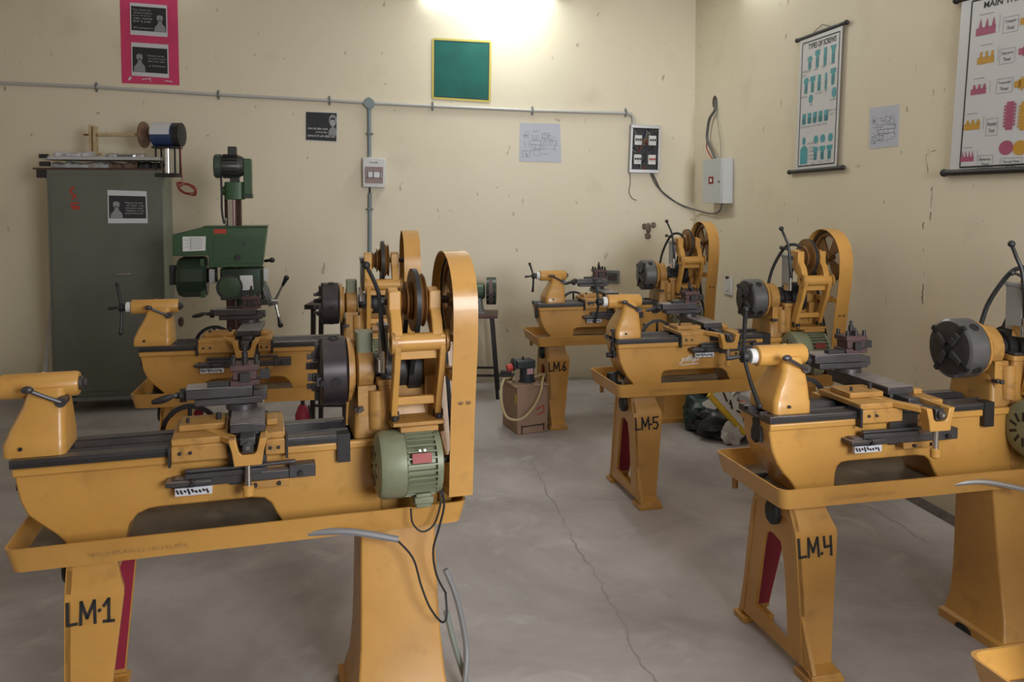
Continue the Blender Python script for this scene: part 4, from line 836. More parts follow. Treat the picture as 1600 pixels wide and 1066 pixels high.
# ------------------------------------------------------------------ heap of sacks in the corner
def blob(name, label, c, sz, m, seed, rz=0, cat='bag', rough=.16, tilt=0):
    rr = random.Random(seed); bm = bmesh.new(); bmesh.ops.create_icosphere(bm, subdivisions=4, radius=1)
    from mathutils import noise
    for v in bm.verts:
        n = noise.fractal(v.co*1.7+Vector((seed*3.1, 0, 0)), 1, 2, 5); k = 1+rough*2*n
        p = v.co*k; 
        e = 2.6; s = (abs(v.co.x)**e+abs(v.co.y)**e+abs(v.co.z)**e)**(-1/e); p = p*s
        v.co = Vector((p.x*sz[0], p.y*sz[1], p.z*sz[2]))
    mn = min(v.co.z for v in bm.verts)
    me = bpy.data.meshes.new(name); bm.to_mesh(me); bm.free(); me.materials.append(m)
    for p in me.polygons: p.use_smooth = True
    me.set_sharp_from_angle(angle=math.radians(55))
    o = bpy.data.objects.new(name, me); C.objects.link(o); o.location = c; o.rotation_euler = (tilt, 0, rz)
    return tag(o, label, cat)
BG = mat('bag_dark_green', (.015, .035, .032), .45); BK = mat('bag_black', (.02, .02, .025), .4, stain=(.06, .04, .05), amt=.5, scale=10)
WB = mat('bag_white', (.50, .51, .53), .4, stain=(.12, .12, .13), amt=.7, scale=9)
MR = mat('cloth_maroon', (.075, .03, .03), .8, stain=(.12, .1, .09), amt=.6, scale=15)
cpos = lambda px, py, z: atz(px, py, z)
blob('folded_sack', 'maroon and black folded sacks stacked at the back of the corner heap', Vector((1.52, 6.06, .225)), (.19, .15, .075), MR, 2, .1, 'sack', .05)
blob('cloth_bundle', 'dark striped bundle under the folded sacks by the wall', Vector((1.54, 6.06, .075)), (.19, .15, .075), BK, 5, .1, 'bundle', .06)
blob('green_bag', 'dark green bag at the left of the corner heap', Vector((1.33, 5.70, .12)), (.14, .12, .12), BG, 3)
blob('black_sack', 'large black crumpled sack low at the front of the heap', Vector((1.42, 5.50, .09)), (.19, .13, .09), BK, 4, -.3, rough=.2)
blob('grey_sack', 'dark grey sack under the white plastic bag in the heap', Vector((1.60, 5.76, .09)), (.17, .14, .09), BK, 14, .2)
blob('white_plastic_bag', 'white crumpled plastic bag on top of the corner heap', Vector((1.53, 5.72, .275)), (.17, .12, .10), mat('plastic_white', (.72, .73, .76), .35, stain=(.25, .25, .27), amt=.6, scale=8), 7, .3, rough=.3)
blob('white_sheet', 'white crumpled sheet at the foot of the heap below the yellow pack', Vector((1.43, 5.335, .075)), (.07, .03, .07), WHT, 11, .2, 'sheet', rough=.2)
blob('red_packet', 'red packet tucked right of the yellow pack', Vector((1.53, 5.44, .20)), (.05, .04, .06), mat('packet_red', (.45, .07, .06), .6), 9, .2, 'packet', rough=.1)
yp = thing('yellow_pack', 'yellow and white printed pack leaning across the corner heap', 'pack', Vector((1.425, 5.35, .225)), 0); yp.rotation_euler = (math.radians(-25), math.radians(48), math.radians(0))
MB().box(-.18, .17, -.015, .015, -.06, .07).build('cover', mat('pack_yellow', (.70, .47, .03), .5), yp, bevel=.003)
MB().box(-.165, .155, -.018, -.0145, -.03, .068).build('white_panel', WHT, yp)
q = Quad((-.15, -.019, .06), (.14, -.019, .06), (.14, -.019, -.025), (-.15, -.019, -.025)); q.n = Vector((0, -1, 0)); mb = MB()
for a in ((.1, .3, .3, .6), (.33, .3, .5, .7), (.36, .6, .42, .4), (.6, .5, .75, .3), (.8, .4, .9, .7)): q.line(mb, *a, w=.012)
mb.build('printed_mark', INK, yp, smooth=False)
o = MB().box(-.045, .045, -.003, .003, -.04, .04).build('paper_slip', WHT); o.location = (1.345, 5.575, .20); o.rotation_euler = (math.radians(-25), math.radians(-30), 0); tag(o, 'pale paper slip lying on the dark green bag', 'paper')
# ------------------------------------------------------------------ wall fittings
PVC = mat('pvc_white', (.46, .45, .43), .4); PVG = mat('pvc_blue_grey', (.20, .25, .27), .45)
t = thing('electrical_conduit', 'long white conduit pipe running across the back wall', 'conduit')
pts = [bw(x, y, .02) for x, y in ((-60, 127), (80, 133), (150, 136), (341, 148), (515, 157), (577, 161), (676, 166), (832, 173), (978, 177))]
MB().tube(pts+[bw(987, 179, .02), bw(990, 184, .02), bw(990, 197, .02)], .014, n=12, smooth=False).build('pipe', PVC, t)
for x, y in ((150, 136), (341, 148), (515, 157), (676, 166), (832, 173), (978, 176)):
    c = bw(x, y, .02); M = Matrix.Translation(c) @ Matrix.Rotation(AB, 4, 'Z'); MB().box(-.008, .008, -.017, .02, -.019, .019, M).box(-.006, .006, .0, .02, -.038, .038, M).build('clip', GREYP, t, bevel=.002)
t = thing('drop_conduit', 'blue grey vertical conduit dropping down the back wall through the small switch box', 'conduit')
MB().tube([bw(577, 163, .02), bw(577.5, 245, .02)], .016, n=12, smooth=False).build('pipe', PVG, t); MB().tube([bw(578, 292, .02), bw(578, 302, .02)], .008, n=8, smooth=False).build('wire_tail', BLACK, t)
MB().tube([bw(578, 302, .02), bw(578, 430, .02)], .016, n=12, smooth=False).build('pipe', PVG, t)
for y in (209, 327): c = bw(577.5, y, .02); M = Matrix.Translation(c) @ Matrix.Rotation(AB, 4, 'Z'); MB().box(-.019, .019, -.018, .02, -.008, .008, M).box(-.032, .032, .0, .02, -.006, .006, M).build('clip', GREYP, t, bevel=.002)
c = bw(577, 162, .0); M = Matrix.Translation(c) @ Matrix.Rotation(AB, 4, 'Z'); MB().prism([(math.cos(a)*r, math.sin(a)*r) for a, r in [(PI/4*k, .052 if k % 2 == 0 else .045) for k in range(8)]], 'y', -.045, 0, M).build('junction_box', PVG, t, bevel=.004)
# small distribution box on the back wall
q0 = [bw(567, 247), bw(602.5, 248), bw(602, 293.5), bw(567.5, 292.5)]
def wallbox(name, label, q, n, th, m, parent=None, bev=.003, cat='box'):
    L = [[p+n*.001 for p in q], [p+n*th for p in q]]; o = MB().loft(L).build(name, m, parent, bevel=bev)
    if not parent: tag(o, label, cat)
    return o
def sub(q, a0, b0, a1, b1, n, off):
    Q = Quad(*q); return [Q.p(a, b)+n*off for a, b in ((a0, b0), (a1, b0), (a1, b1), (a0, b1))]
t = thing('distribution_box', 'small white breaker box with clear window on the vertical conduit', 'box')
wallbox('case', None, q0, BN, .07, WHITE, t, .006); w_ = wallbox('window_flap', None, sub(q0, .1, .30, .9, .86, BN, .07), BN, .006, mat('tinted_window', (.32, .24, .24), .15), t, .002)
wallbox('breaker_row', None, sub(q0, .18, .48, .82, .66, BN, .0765), BN, .004, SV_, w_, 0)
for a in (.2, .45, .76): wallbox('breaker_switch', None, sub(q0, a, .46, a+.04, .69, BN, .0805), BN, .004, BLACK, w_, 0)
mb = MB(); Q = Quad(*[p+BN*.0705 for p in q0]); Q.text(mb, 'havells', .33, .12, .68, .18, .002); mb.build('badge_lettering', INK, t, smooth=False)
# open breaker panel
q1 = [bw(984, 195), bw(1030, 197), bw(1028, 271), bw(981, 270)]
t = thing('open_breaker_panel', 'open metal breaker panel full of wires on the back wall near the corner', 'panel')
wallbox('back_plate', None, q1, BN, .01, DARK, t, 0)
for r_ in ((0, 0, 1, .07), (0, .93, 1, 1), (0, .07, .07, .93), (.93, .07, 1, .93)): wallbox('rim', None, sub(q1, *r_, BN, .01), BN, .04, SV_, t, .002)
for a, b in ((.14, .22), (.62, .22), (.14, .62), (.62, .62)):
    k = wallbox('breaker', None, sub(q1, a, b, a+.24, b+.20, BN, .012), BN, .035, WHT, t, .002)
    for j in range(3): wallbox('toggle', None, sub(q1, a+.02+j*.075, b+.07, a+.07+j*.075, b+.11, BN, .048), BN, .008, (MK if (a > .5 and b > .5) else BLACK), k, 0)
Q1 = Quad(*q1); rr = random.Random(12); wires = (mat('wire_blue', (.03, .04, .12), .5), MK, BLACK, mat('wire_yellow', (.3, .22, .05), .5), mat('wire_white', (.4, .4, .4), .5))
for i in range(26):
    a, b = rr.uniform(.12, .88), rr.uniform(.08, .9); c_, d_ = min(.9, max(.1, a+rr.uniform(-.3, .3))), min(.92, max(.08, b+rr.uniform(-.3, .3)))
    mb = MB(); P = [Q1.p(a, b)+BN*.015, Q1.p((a+c_)/2+.05, (b+d_)/2)+BN*rr.uniform(.02, .045), Q1.p(c_, d_)+BN*.015]; mb.tube(P, .003, n=5); mb.build('wire', wires[i % 5], t)
def cable(name, label, P, r, m, cat='cable', group=None): return tag(MB().tube(P, r, n=8).build(name, m), label, cat, group)
CG = mat('cable_grey', (.10, .10, .10), .5)
cable('wire', 'thin loose wire hanging below the open breaker panel', [bw(984, 268, .015), bw(985, 285, .01), bw(983, 300, .01), bw(988, 310, .01), bw(995, 313, .01)], .003, CG)
cable('cable', 'dark cable sagging from the breaker panel to the white box, upper strand', [bw(1018, 267, .03), bw(1024, 280, .02), bw(1035, 300, .02), bw(1060, 318, .02), rw(1090, 329, .03), rw(1112, 334, .03), rw(1124, 330, .04), rw(1128, 318, .05)], .007, CG)
cable('cable', 'thin second strand under the sagging cable by the breaker panel', [bw(1015, 267, .02), bw(1026, 290, .015), bw(1042, 305, .015), bw(1064, 321, .015), bw(1082, 326, .02)], .0045, CG)
# white box on the right wall
pA = rw(1145, 255); pB = None
far = None
# solve extent along the wall so that the front face spans 1098..1127 px
def rw_s(px, off):
    r = ray(px, 285); o = Vector((0, 0, H)); t_ = ((CN+RN*off)-o).dot(RN)/r.dot(RN); p = o+r*t_; return (p-CN).dot(RU)
s_far = rw_s(1098, .10); s_near = rw_s(1127, .10); zt_ = rw(1145, 247).z; zb_ = rw(1145, 318).z
q2 = [CN+RU*s_far+Vector((0, 0, zt_)), CN+RU*s_near+Vector((0, 0, zt_)), CN+RU*s_near+Vector((0, 0, zb_)), CN+RU*s_far+Vector((0, 0, zb_))]
t = thing('fuse_box', 'white metal wall box with a red sticker on the right wall by the corner', 'box')
BX = mat('box_white', (.50, .51, .52), .4)
k = wallbox('case', None, q2, RN, .09, BX, t, .004); wallbox('lid', None, sub(q2, 0, 0, 1, 1, RN, .09), RN, .012, BX, t, .003)
wallbox('red_sticker', None, sub(q2, .35, .40, .60, .56, RN, .1025), RN, .001, MK, k, 0); wallbox('sticker_text', None, sub(q2, .42, .44, .53, .52, RN, .1037), RN, .0005, WHT, k, 0)
wallbox('lock', None, sub(q2, .88, .50, .93, .54, RN, .1025), RN, .004, BLACK, k, 0)
cable('cable', 'thick dark cable from the wall hole down to the white wall box', [rw(1119, 157, .0), rw(1117, 172, .02), rw(1109, 185, .03), rw(1106, 200, .03), rw(1105, 218, .03), rw(1112, 235, .05), rw(1118, 250, .06)], .012, CG)
cable('cable', 'red brown wire beside the thick cable above the white wall box', [rw(1105, 218, .03), rw(1104, 230, .04), rw(1108, 240, .05), rw(1113, 248, .06)], .005, MK)
cable('wire', 'thin pale wire from the wall hole to the white wall box', [rw(1119, 165, .01), rw(1122, 195, .015), rw(1126, 225, .02), rw(1127, 248, .04)], .003, mat('wire_pale', (.2, .18, .14), .6))
MB().loft([[rw(1117+math.cos(a)*4, 160+math.sin(a)*11, .001) for a in [2*PI*i/10 for i in range(10)]], [rw(1117+math.cos(a)*2.5, 160+math.sin(a)*8, .004) for a in [2*PI*i/10 for i in range(10)]]]).build('trim_4', mat('hole_dark', (.09, .06, .045), .9))['kind'] = 'structure'
# chipped holes where a fitting was torn off
HB = mat('chip_brown', (.12, .075, .055), .9, stain=(.3, .24, .2), amt=.8, scale=40)
t = thing('broken_wall_fitting', 'broken fitting remains and chipped plaster below the open breaker panel', 'fitting')
for x, y, a, b in ((1007, 354, 4, 5), (1013, 357, 4, 9), (1021, 352, 4, 5), (1012, 369, 5, 5)):
    MB().loft([[bw(x+math.cos(k*PI/5)*a*f*(1+.2*math.sin(k*2.3)), y+math.sin(k*PI/5)*b*f, h) for k in range(10)] for f, h in ((1, .001), (.9, .012), (.5, .014))]).build('chipped_stub', HB, t)
MB().loft([[bw(283+math.cos(k*PI/5)*5*f, 503+math.sin(k*PI/5)*8*f, h) for k in range(10)] for f, h in ((1, .001), (.6, .01))]).build('chipped_stub', HB, t)
# recessed socket box on back wall
q3 = [bw(944, 422), bw(968, 423), bw(967, 443), bw(944, 442)]; t = thing('wall_socket', 'grey empty socket box on the back wall behind LM-6', 'socket')
wallbox('plate', None, q3, BN, .012, GREYP, t, .003); wallbox('opening', None, sub(q3, .2, .22, .82, .78, BN, .012), BN, .002, mat('socket_inside', (.08, .06, .055), .8), t, 0)
q4 = [rw(1133, 437), rw(1145, 434), rw(1145, 462), rw(1133, 459)]; t = thing('switch_plate', 'white switch plate on the right wall behind the LM-5 chuck', 'switch')
wallbox('plate', None, q4, RN, .015, WHITE, t, .003); wallbox('rocker', None, sub(q4, .3, .5, .6, .75, RN, .015), RN, .006, WHT, t, .002); c = rw(1138, 434, .0); MB().cyl(c, c+RN*.02, .012).build('plug_hole', BLACK, t)
# ------------------------------------------------------------------ posters on the back wall
PINK = mat('pink_chart_paper', (.62, .045, .15), .6, stain=(.45, .03, .10), amt=.5, scale=4)
qp = Quad(bw(187, -14), bw(277, -14), bw(280.5, 133.5), bw(190.5, 130))
o = tag(qp.slab(MB(), .002, nx=6, ny=10, wav=.0006).build('pink_poster', PINK), 'bright pink chart paper pinned high on the back wall', 'poster')
MB()
mb = MB(); qp.line(mb, .15, .93, .12, .965, .012, .006); qp.line(mb, .14, .96, .17, .93, .01, .006); qp.line(mb, .35, .95, .5, .94, .006, .006); qp.line(mb, .5, .93, .5, .975, .005, .006); qp.line(mb, .75, .955, .88, .965, .006, .006); mb.build('torn_tape', WHT, o, smooth=False)
Qa = Quad(bw(203, 4, .005), bw(261, 8.5, .005), bw(262, 58, .005), bw(204, 54, .005)); Qb = Quad(bw(205, 66, .005), bw(263, 70, .005), bw(264, 122, .005), bw(206, 118, .005))
pprint('quote_print', 'upper black and white quote print, face at right, on the pink poster', Qa, (.10, .14), 'r', [('You have to', .18), ('dream before', .27), ('your dreams', .36), ('can come', .45), ('true', .54), ('Kalam', .74)], group='quote prints on the pink paper')
pprint('quote_print', 'lower quote print, face at left, on the pink poster', Qb, (.13, .12), 'l', [('Education is the most', .34), ('powerful weapon', .43), ('you can use', .52), ('a thinker', .64)], group='quote prints on the pink paper')
Qh = Quad(bw(477.5, 174), bw(527.5, 176), bw(527, 222.5), bw(477.5, 220))
o = tag(Qh.slab(MB(), .0015).build('hindi_poster', PAPER, smooth=False), 'small black poster with Hindi text and portrait left of the vertical conduit', 'poster')
mb = MB(); Qh.rect(mb, .01, .02, .97, .97, .003); mb.build('printed_ground', BLKP, o, smooth=False)
mb = MB(); Qh.ell(mb, .85, .27, .12, .20, .0045); Qh.poly(mb, [(.71, .78), (.73, .62), (.80, .5), (.92, .5), (.97, .6), (.97, .78)], .004); p_ = mb.build('portrait', GRYP, o, smooth=False)
mb = MB(); Qh.ell(mb, .85, .36, .07, .13, .0055); mb.build('portrait_face', LTP, p_, smooth=False); mb = MB()
for a in (.82, .88): Qh.ell(mb, a, .34, .018, .012, .0065, 8)
Qh.line(mb, .82, .44, .88, .44, .003, .0065); Qh.poly(mb, [(.77, .28), (.79, .2), (.85, .17), (.91, .2), (.93, .28), (.85, .24)], .0065); mb.build('portrait_shading', BLKP, p_, smooth=False)
mb = MB(); Qh.text(mb, 'संभव की सीमा जानने', .07, .53, .70, .61, .006); Qh.text(mb, 'का एक ही तरीका', .32, .65, .68, .73, .006); Qh.text(mb, 'असंभव से भी आगे निकल जाना', .05, .77, .93, .86, .006); mb.build('lettering', WHT, o, smooth=False)
# green cloth board
Qg = Quad(bw(677, 61), bw(766.5, 65.5), bw(765, 158.5), bw(676.5, 153)); GRN = mat('green_felt', (.004, .115, .095), .75, stain=(.004, .075, .065), amt=.8, scale=3.5, bump=.1, bscale=9)
o = tag(Qg.slab(MB(), .006).build('green_board', GRN, smooth=False), 'square dark green board with yellow tape border on the back wall', 'board')
mb = MB(); Qg.frame(mb, .0, .0, 1, 1, .018, .008); mb.build('tape_border', mat('yellow_tape', (.55, .46, .10), .6), o, smooth=False)
mb = MB(); Qg.frame(mb, .022, .022, .975, .978, .006, .0088); mb.build('dark_edge', BLKP, o, smooth=False)
# lathe diagrams on paper
def diagram(name, label, Q, seed):
    o = tag(Q.slab(MB(), .0015).build(name, mat('thin_paper', (.50, .52, .60), .7), smooth=False), label, 'drawing', 'printed line drawings taped to the walls'); rr = random.Random(seed); mb = MB()
    for i in range(26):
        a, b = rr.uniform(.1, .8), rr.uniform(.18, .85); Q.line(mb, a, b, min(.93, a+rr.uniform(.03, .2)), b, .0022, .003)
        a, b = rr.uniform(.1, .9), rr.uniform(.18, .7); Q.line(mb, a, b, a, b+rr.uniform(.03, .15), .0022, .003)
    for r_ in ((.25, .45, .9, .56), (.30, .56, .85, .66), (.10, .28, .22, .38), (.55, .26, .7, .38), (.08, .72, .25, .88), (.35, .7, .5, .84)): Q.frame(mb, *r_, .0025, .003)
    Q.line(mb, .6, .45, .75, .30, .003, .003); Q.line(mb, .15, .78, .2, .88, .007, .003); Q.line(mb, .12, .33, .2, .33, .008, .003)
    for i in range(7): Q.text(mb, 'abcdefg'[:4+i % 3], .1+rr.random()*.6, .15+i*.1, .22+rr.random()*.6*0+.1+.1*i*.5, .17+i*.1, .003) if False else None
    mb.build('line_drawing', mat('pencil_line', (.17, .18, .24), .7), o, smooth=False); return o
diagram('machine_drawing', 'faded machine drawing on paper on the back wall, right of the green board', Quad(bw(812, 192), bw(875, 193.5), bw(877, 254), bw(811, 252)), 3)
diagram('machine_drawing', 'faded drawing on paper on the right wall between the two charts', Quad(rw(1360, 169), rw(1406, 163), rw(1404, 228), rw(1358.5, 233)), 5)
# ------------------------------------------------------------------ hanging charts on the right wall
CHW = mat('chart_vinyl', (.58, .58, .60), .35); TEAL = mat('print_teal', (.05, .30, .35), .5); TEAL2 = mat('print_dark_teal', (.02, .10, .13), .5)
t = thing('screw_chart', 'tall hanging chart titled TYPES OF SCREWS with teal screws', 'chart')
Qs = Quad(rw(1251, 63, .02), rw(1317, 40, .02), rw(1307, 262, .02), rw(1243, 268, .02)); sheet = Qs.slab(MB(), .001).build('sheet', CHW, t, smooth=False)
def rod(P, Q, r, nm, par): d = (Q-P).normalized(); return MB().cyl(P-d*.012, Q+d*.012, r, n=14).sph(P-d*.012, r*1.3).sph(Q+d*.012, r*1.3).build(nm, BLACK, par)
rod(rw(1247, 63, .02), rw(1321, 35.5, .02), .012, 'rod', t); rod(rw(1235, 269, .02), rw(1315, 262, .02), .013, 'rod', t)
MB().tube([rw(1270, 52, .02), rw(1285, 38, .006), rw(1300, 42, .02)], .002, smooth=False).build('cord', INK, t)
mb = MB(); Qs.frame(mb, .07, .035, .95, .965, .008, .003); mb.build('border_line', BLKP, sheet, smooth=False)
mb = MB(); Qs.text(mb, 'TYPES OF SCREWS', .22, .052, .88, .094, .003, bold=.025); mb.build('title_lettering', BLKP, sheet, smooth=False)
mb = MB(); md = MB(); mt_ = MB()
def screw(a, b, w, h, kind):
    f = [(a-w*.28, b+h*.3), (a+w*.28, b+h*.3), (a+w*.28, b+h), (a-w*.28, b+h)]; Qs.poly(mb, f, .0035)
    if kind == 'r': Qs.ell(mb, a, b+h*.2, w*.5, h*.2, .0033)
    elif kind == 'f': Qs.poly(mb, [(a-w*.6, b), (a+w*.6, b), (a+w*.28, b+h*.32), (a-w*.28, b+h*.32)], .0033)
    elif kind == 'h': Qs.rect(mb, a-w*.5, b, a+w*.5, b+h*.3, .0033)
    else: Qs.rect(mb, a-w*.28, b, a+w*.28, b+h*.35, .0033)
    for i in range(5): Qs.line(md, a-w*.28, b+h*(.5+i*.1), a+w*.28, b+h*(.48+i*.1), .003, .0045)
for i, kx in enumerate('rhsf'): screw(.27+i*.185, .115+(.03 if i == 0 else 0), .12, .12-(.03 if i == 0 else 0)+.01, kx)
for i, kx in enumerate('rhssh'): screw(.20+i*.16, .30-(.02 if i == 4 else 0), .12 if i != 3 else .08, .12, kx)
Qs.ell(mb, .33, .465, .05, .032, .0035); Qs.ell(mb, .88, .455, .05, .038, .0035)
for i in range(5): screw(.18+i*.135, .57, .15, .08, 's')
for a in (.20, .50, .66, .84): Qs.ell(mb, a, .775, .055 if a > .3 else .04, .030, .0035)
Qs.rect(mb, .12, .83, .30, .95, .0035); Qs.ell(mb, .21, .83, .06, .02, .0036)
for i, kx in enumerate('rhh'): screw(.50+i*.165, .83, .13, .10, kx)
mb.build('screw_picture', TEAL, sheet); md.build('thread_lines', TEAL2, sheet, smooth=False)
cap = [('SLOT', .25, .255), ('HEX', .43, .255), ('STUD', .62, .25), ('FLAT', .81, .245), ('ROUND', .16, .44), ('CAP', .34, .51), ('PLAIN', .53, .435), ('SET', .70, .43), ('POINT', .88, .505), ('CONE', .16, .67), ('OVAL', .30, .67), ('CUP', .43, .67), ('HALF', .57, .67), ('DOG', .70, .67), ('KEY', .46, .95), ('WOOD', .63, .945), ('LAG', .80, .94), ('END OF', .86, .58), ('SET', .86, .61), ('MACHINE', .40, .80), ('SCREW', .40, .83), ('TYPES', .40, .86), ('LARGE', .40, .89), ('THREAD', .40, .915), ('SIZE', .13, .25), ('HEAD', .13, .28)]
mt_ = MB()
for s_, a, b in cap: Qs.text(mt_, s_, a-.015*len(s_), b-.006, a+.015*len(s_), b+.007, .0038)
mt_.build('caption_lettering', GRYP, sheet, smooth=False)
t = thing('thread_chart', 'large hanging chart titled MAIN THREAD FORMS cut by the right edge', 'chart')
s0 = (rw(1503, -3)-CN).dot(RU); 
def RW(px, py): return rw(px, py, .02)
TL, BL = RW(1504, -2), RW(1484, 270)
dW = RU*.78
TR = TL+dW+Vector((0, 0, -.05)); BR = BL+dW
Qt = Quad(TL, TR, BR, BL); sheet = Qt.slab(MB(), .001, nx=6, ny=4, wav=.0).build('sheet', CHW, t, smooth=False)
rod(TL-RU*.03, TR+RU*.03, .014, 'rod', t); rod(BL-RU*.03, BR+RU*.03, .015, 'rod', t)
# chart scale: px -> a on Qt
def ab(px, py):
    p = RW(px, py); a = (p-BL).dot(RU)/.78; zt_ = TL.z+(TR.z-TL.z)*a; zb_ = BL.z+(BR.z-BL.z)*a; return a, (zt_-p.z)/(zt_-zb_)
mb = MB(); a0, b0 = ab(1510, 6); a1, b1 = ab(1500, 266); ax = min(a0, a1); Qt.frame(mb, ax, .03, 1-ax, .972, .009, .003); mb.build('border_line', BLKP, sheet, smooth=False)
mb = MB(); a, b = ab(1526, 7); _, b2 = ab(1526, 17); Qt.text(mb, 'MAIN THREAD FORMS', a, b, 1-a*.9, b2, .003, bold=.02); mb.build('title_lettering', BLKP, sheet, smooth=False)
MAG = mat('print_magenta', (.36, .07, .15), .5); OCH = mat('print_ochre', (.52, .27, .02), .5)
mm, mo_, mtx, mlin = MB(), MB(), MB(), MB()
def comb(M_, px0, py0, px1, py1, kind):
    a0, b0 = ab(px0, py0); a1, b1 = ab(px1, py1); h = b1-b0; Qt.rect(M_, a0, b0+h*.55, a1, b1, .0033); n = 3 if kind != 'b' else 4
    for i in range(n):
        c = a0+(a1-a0)*(i+.65)/n; w = (a1-a0)/n*.42
        P_ = {'t': [(c-w*.7, b0+h*.6), (c, b0), (c+w*.7, b0+h*.6)], 's': [(c-w*.5, b0+h*.6), (c-w*.5, b0+.2*h), (c+w*.5, b0+.2*h), (c+w*.5, b0+h*.6)], 'z': [(c-w*.8, b0+h*.6), (c-w*.4, b0+.2*h), (c+w*.4, b0+.2*h), (c+w*.8, b0+h*.6)],
              'k': [(c-w*.9, b0+h*.6), (c-w*.5, b0+.3*h), (c, b0+.15*h), (c+w*.5, b0+.3*h), (c+w*.9, b0+h*.6)], 'b': [(c-w*.6, b0+h*.6), (c-w*.6, b0), (c-w*.4, b0), (c+w*.7, b0+h*.6)]}[kind]
        Qt.poly(M_, P_, .0033)
    Qt.line(mlin, a0+.02, b0-.02, a1-.02, b0-.02, .003, .003); Qt.line(mlin, a1+.03, b0, a1+.03, b1, .002, .003)
comb(mm, 1516, 34, 1545, 54, 't'); comb(mo_, 1520, 80, 1545, 99, 's'); comb(mm, 1512, 131, 1535, 147, 'z'); comb(mo_, 1504, 185, 1528, 202, 'k'); comb(mm, 1501, 237, 1521, 252, 'b')
for (x0, y0, x1, y1, L_1, L_2) in ((1557, 29, 1580, 53, 'Triangular', 'Thread'), (1554, 78, 1577, 101, 'Square', 'Thread'), (1551, 124, 1576, 146, 'Trapezoidal', 'Thread'), (1538, 186, 1556, 212, 'Rounded', 'Thread'), (1528, 243, 1551, 262, 'Buttress', 'Thread'), (1563, 247, 1597, 265, 'Two and Three', 'Start Threads')):
    a0, b0 = ab(x0, (y0+y1)/2); a1, _ = ab(x1, (y0+y1)/2); _, bb0 = ab((x0+x1)/2, y0); _, bb1 = ab((x0+x1)/2, y1); Qt.frame(mlin, a0, bb0, a1, bb1, .002, .003); dx = (a1-a0); dy = bb1-bb0
    Qt.text(mtx, L_1, a0+dx*.12, bb0+dy*.18, a1-dx*.12, bb0+dy*.42, .0035); Qt.text(mtx, L_2, a0+dx*.25, bb0+dy*.58, a1-dx*.25, bb0+dy*.82, .0035)
for M_, px, py, vert in ((mo_, 1583, 33, 0), (mm, 1583, 79, 0), (mo_, 1579, 129, 0)):
    a, b = ab(px, py); w, h = .30, .045; Qt.rect(M_, a, b-h*.5+.02, a+.05, b+h*.5+.01, .0033); Qt.rect(M_, a+.03, b-h*.5+.012, a+w, b+h*.5+.018, .0033)
    for i in range(9): Qt.rect(M_, a+.05+i*.028, b-h*.5-.0, a+.062+i*.028, b+h*.5+.03, .0036)
for M_, px in ((mm, 1574), (mo_, 1597)):
    a, b = ab(px, 182); w = .045; Qt.rect(M_, a-w*.6, b-.08, a+w*.6, b+.075, .0033)
    for i in range(7): Qt.line(M_, a-w, b-.055+i*.018, a+w, b-.062+i*.018, .010, .0036)
for M_, px in ((mm, 1571), (mo_, 1593)): a, b = ab(px, 231); Qt.ell(M_, a, b, .055, .040, .0033)
mm.build('thread_picture', MAG, sheet); mo_.build('thread_picture', OCH, sheet); mtx.build('caption_lettering', BLKP, sheet, smooth=False); mlin.build('ruled_lines', GRYP, sheet, smooth=False)
# ------------------------------------------------------------------ tube lights
EM = mat('tube_glow', (.94, 1, .97), .5, emis=22)
EM2 = mat('tube_glow_dim', (.94, 1, .97), .5, emis=7)
def tube(label, A, Bp, n, em=EM):
    t = thing('tube_light', label, 'lamp', group='wall tube lights'); d = (Bp-A).normalized(); u = Vector((0, 0, 1))
    MB().loft([[p+n*.0+u*.0, p+n*.05+u*.0, p+n*.05+u*.05, p+u*.05] for p in (A, Bp)]).build('housing', WHITE, t, bevel=.004)
    MB().cyl(A+n*.065-u*.0+d*.03, Bp+n*.065+u*.0-d*.03, .016, n=16).build('tube', em, t)
    for p in (A+d*.01, Bp-d*.01): MB().cyl(p+n*.065-d*.02, p+n*.065+d*.02, .02, n=12).build('end_cap', WHITE, t)
tube('lit tube light high on the back wall above the green board', bw(655, -9, .0), bw(868, -6, .0), BN)
tube('lit tube light high on the right wall left of the screw chart', rw(1165, -34), rw(1240, -62), RN)
tube('lit tube light high on the back wall above the pink poster', bw(130, -52), bw(330, -44), BN, EM2)
# ------------------------------------------------------------------ loose cables of LM-1 and LM-4, bits in the trays
def lp(L, px, py, v):
    a = L.rotation_euler.z; n = Vector((-math.sin(a), math.cos(a), 0)); P0 = Vector(L.location)+n*v; r = ray(px, py); o = Vector((0, 0, H)); return o+r*((P0-o).dot(n)/r.dot(n))
GH = mat('conduit_grey', (.20, .20, .21), .5)
cable('conduit_sleeve', 'grey rigid sleeve fixed under the tray of LM-1', [lp(L1, 478, 833, .02), lp(L1, 545, 831, -.005), lp(L1, 622, 843, -.02)], .011, GH, 'sleeve')
cable('cable', 'black cable looping from the grey sleeve across the LM-1 pedestal', [lp(L1, 618, 842, -.02), lp(L1, 645, 872, -.03), lp(L1, 658, 915, -.04), lp(L1, 672, 950, -.05), lp(L1, 690, 972, -.05), lp(L1, 698, 962, -.03), lp(L1, 696, 925, -.01)], .0035, BLACK)
cable('cable', 'black cable running down from behind the LM-1 motor', [lp(L1, 690, 765, -.03), lp(L1, 694, 790, -.03), lp(L1, 686, 825, -.03), lp(L1, 677, 860, -.03), lp(L1, 682, 898, -.03), lp(L1, 697, 928, -.02)], .0035, BLACK)
cable('cable', 'short black cable looping under the LM-1 motor terminal box', [lp(L1, 642, 795, -.04), lp(L1, 645, 818, -.04), lp(L1, 660, 831, -.04), lp(L1, 678, 820, -.04), lp(L1, 688, 790, -.04), lp(L1, 689, 768, -.03)], .003, BLACK)
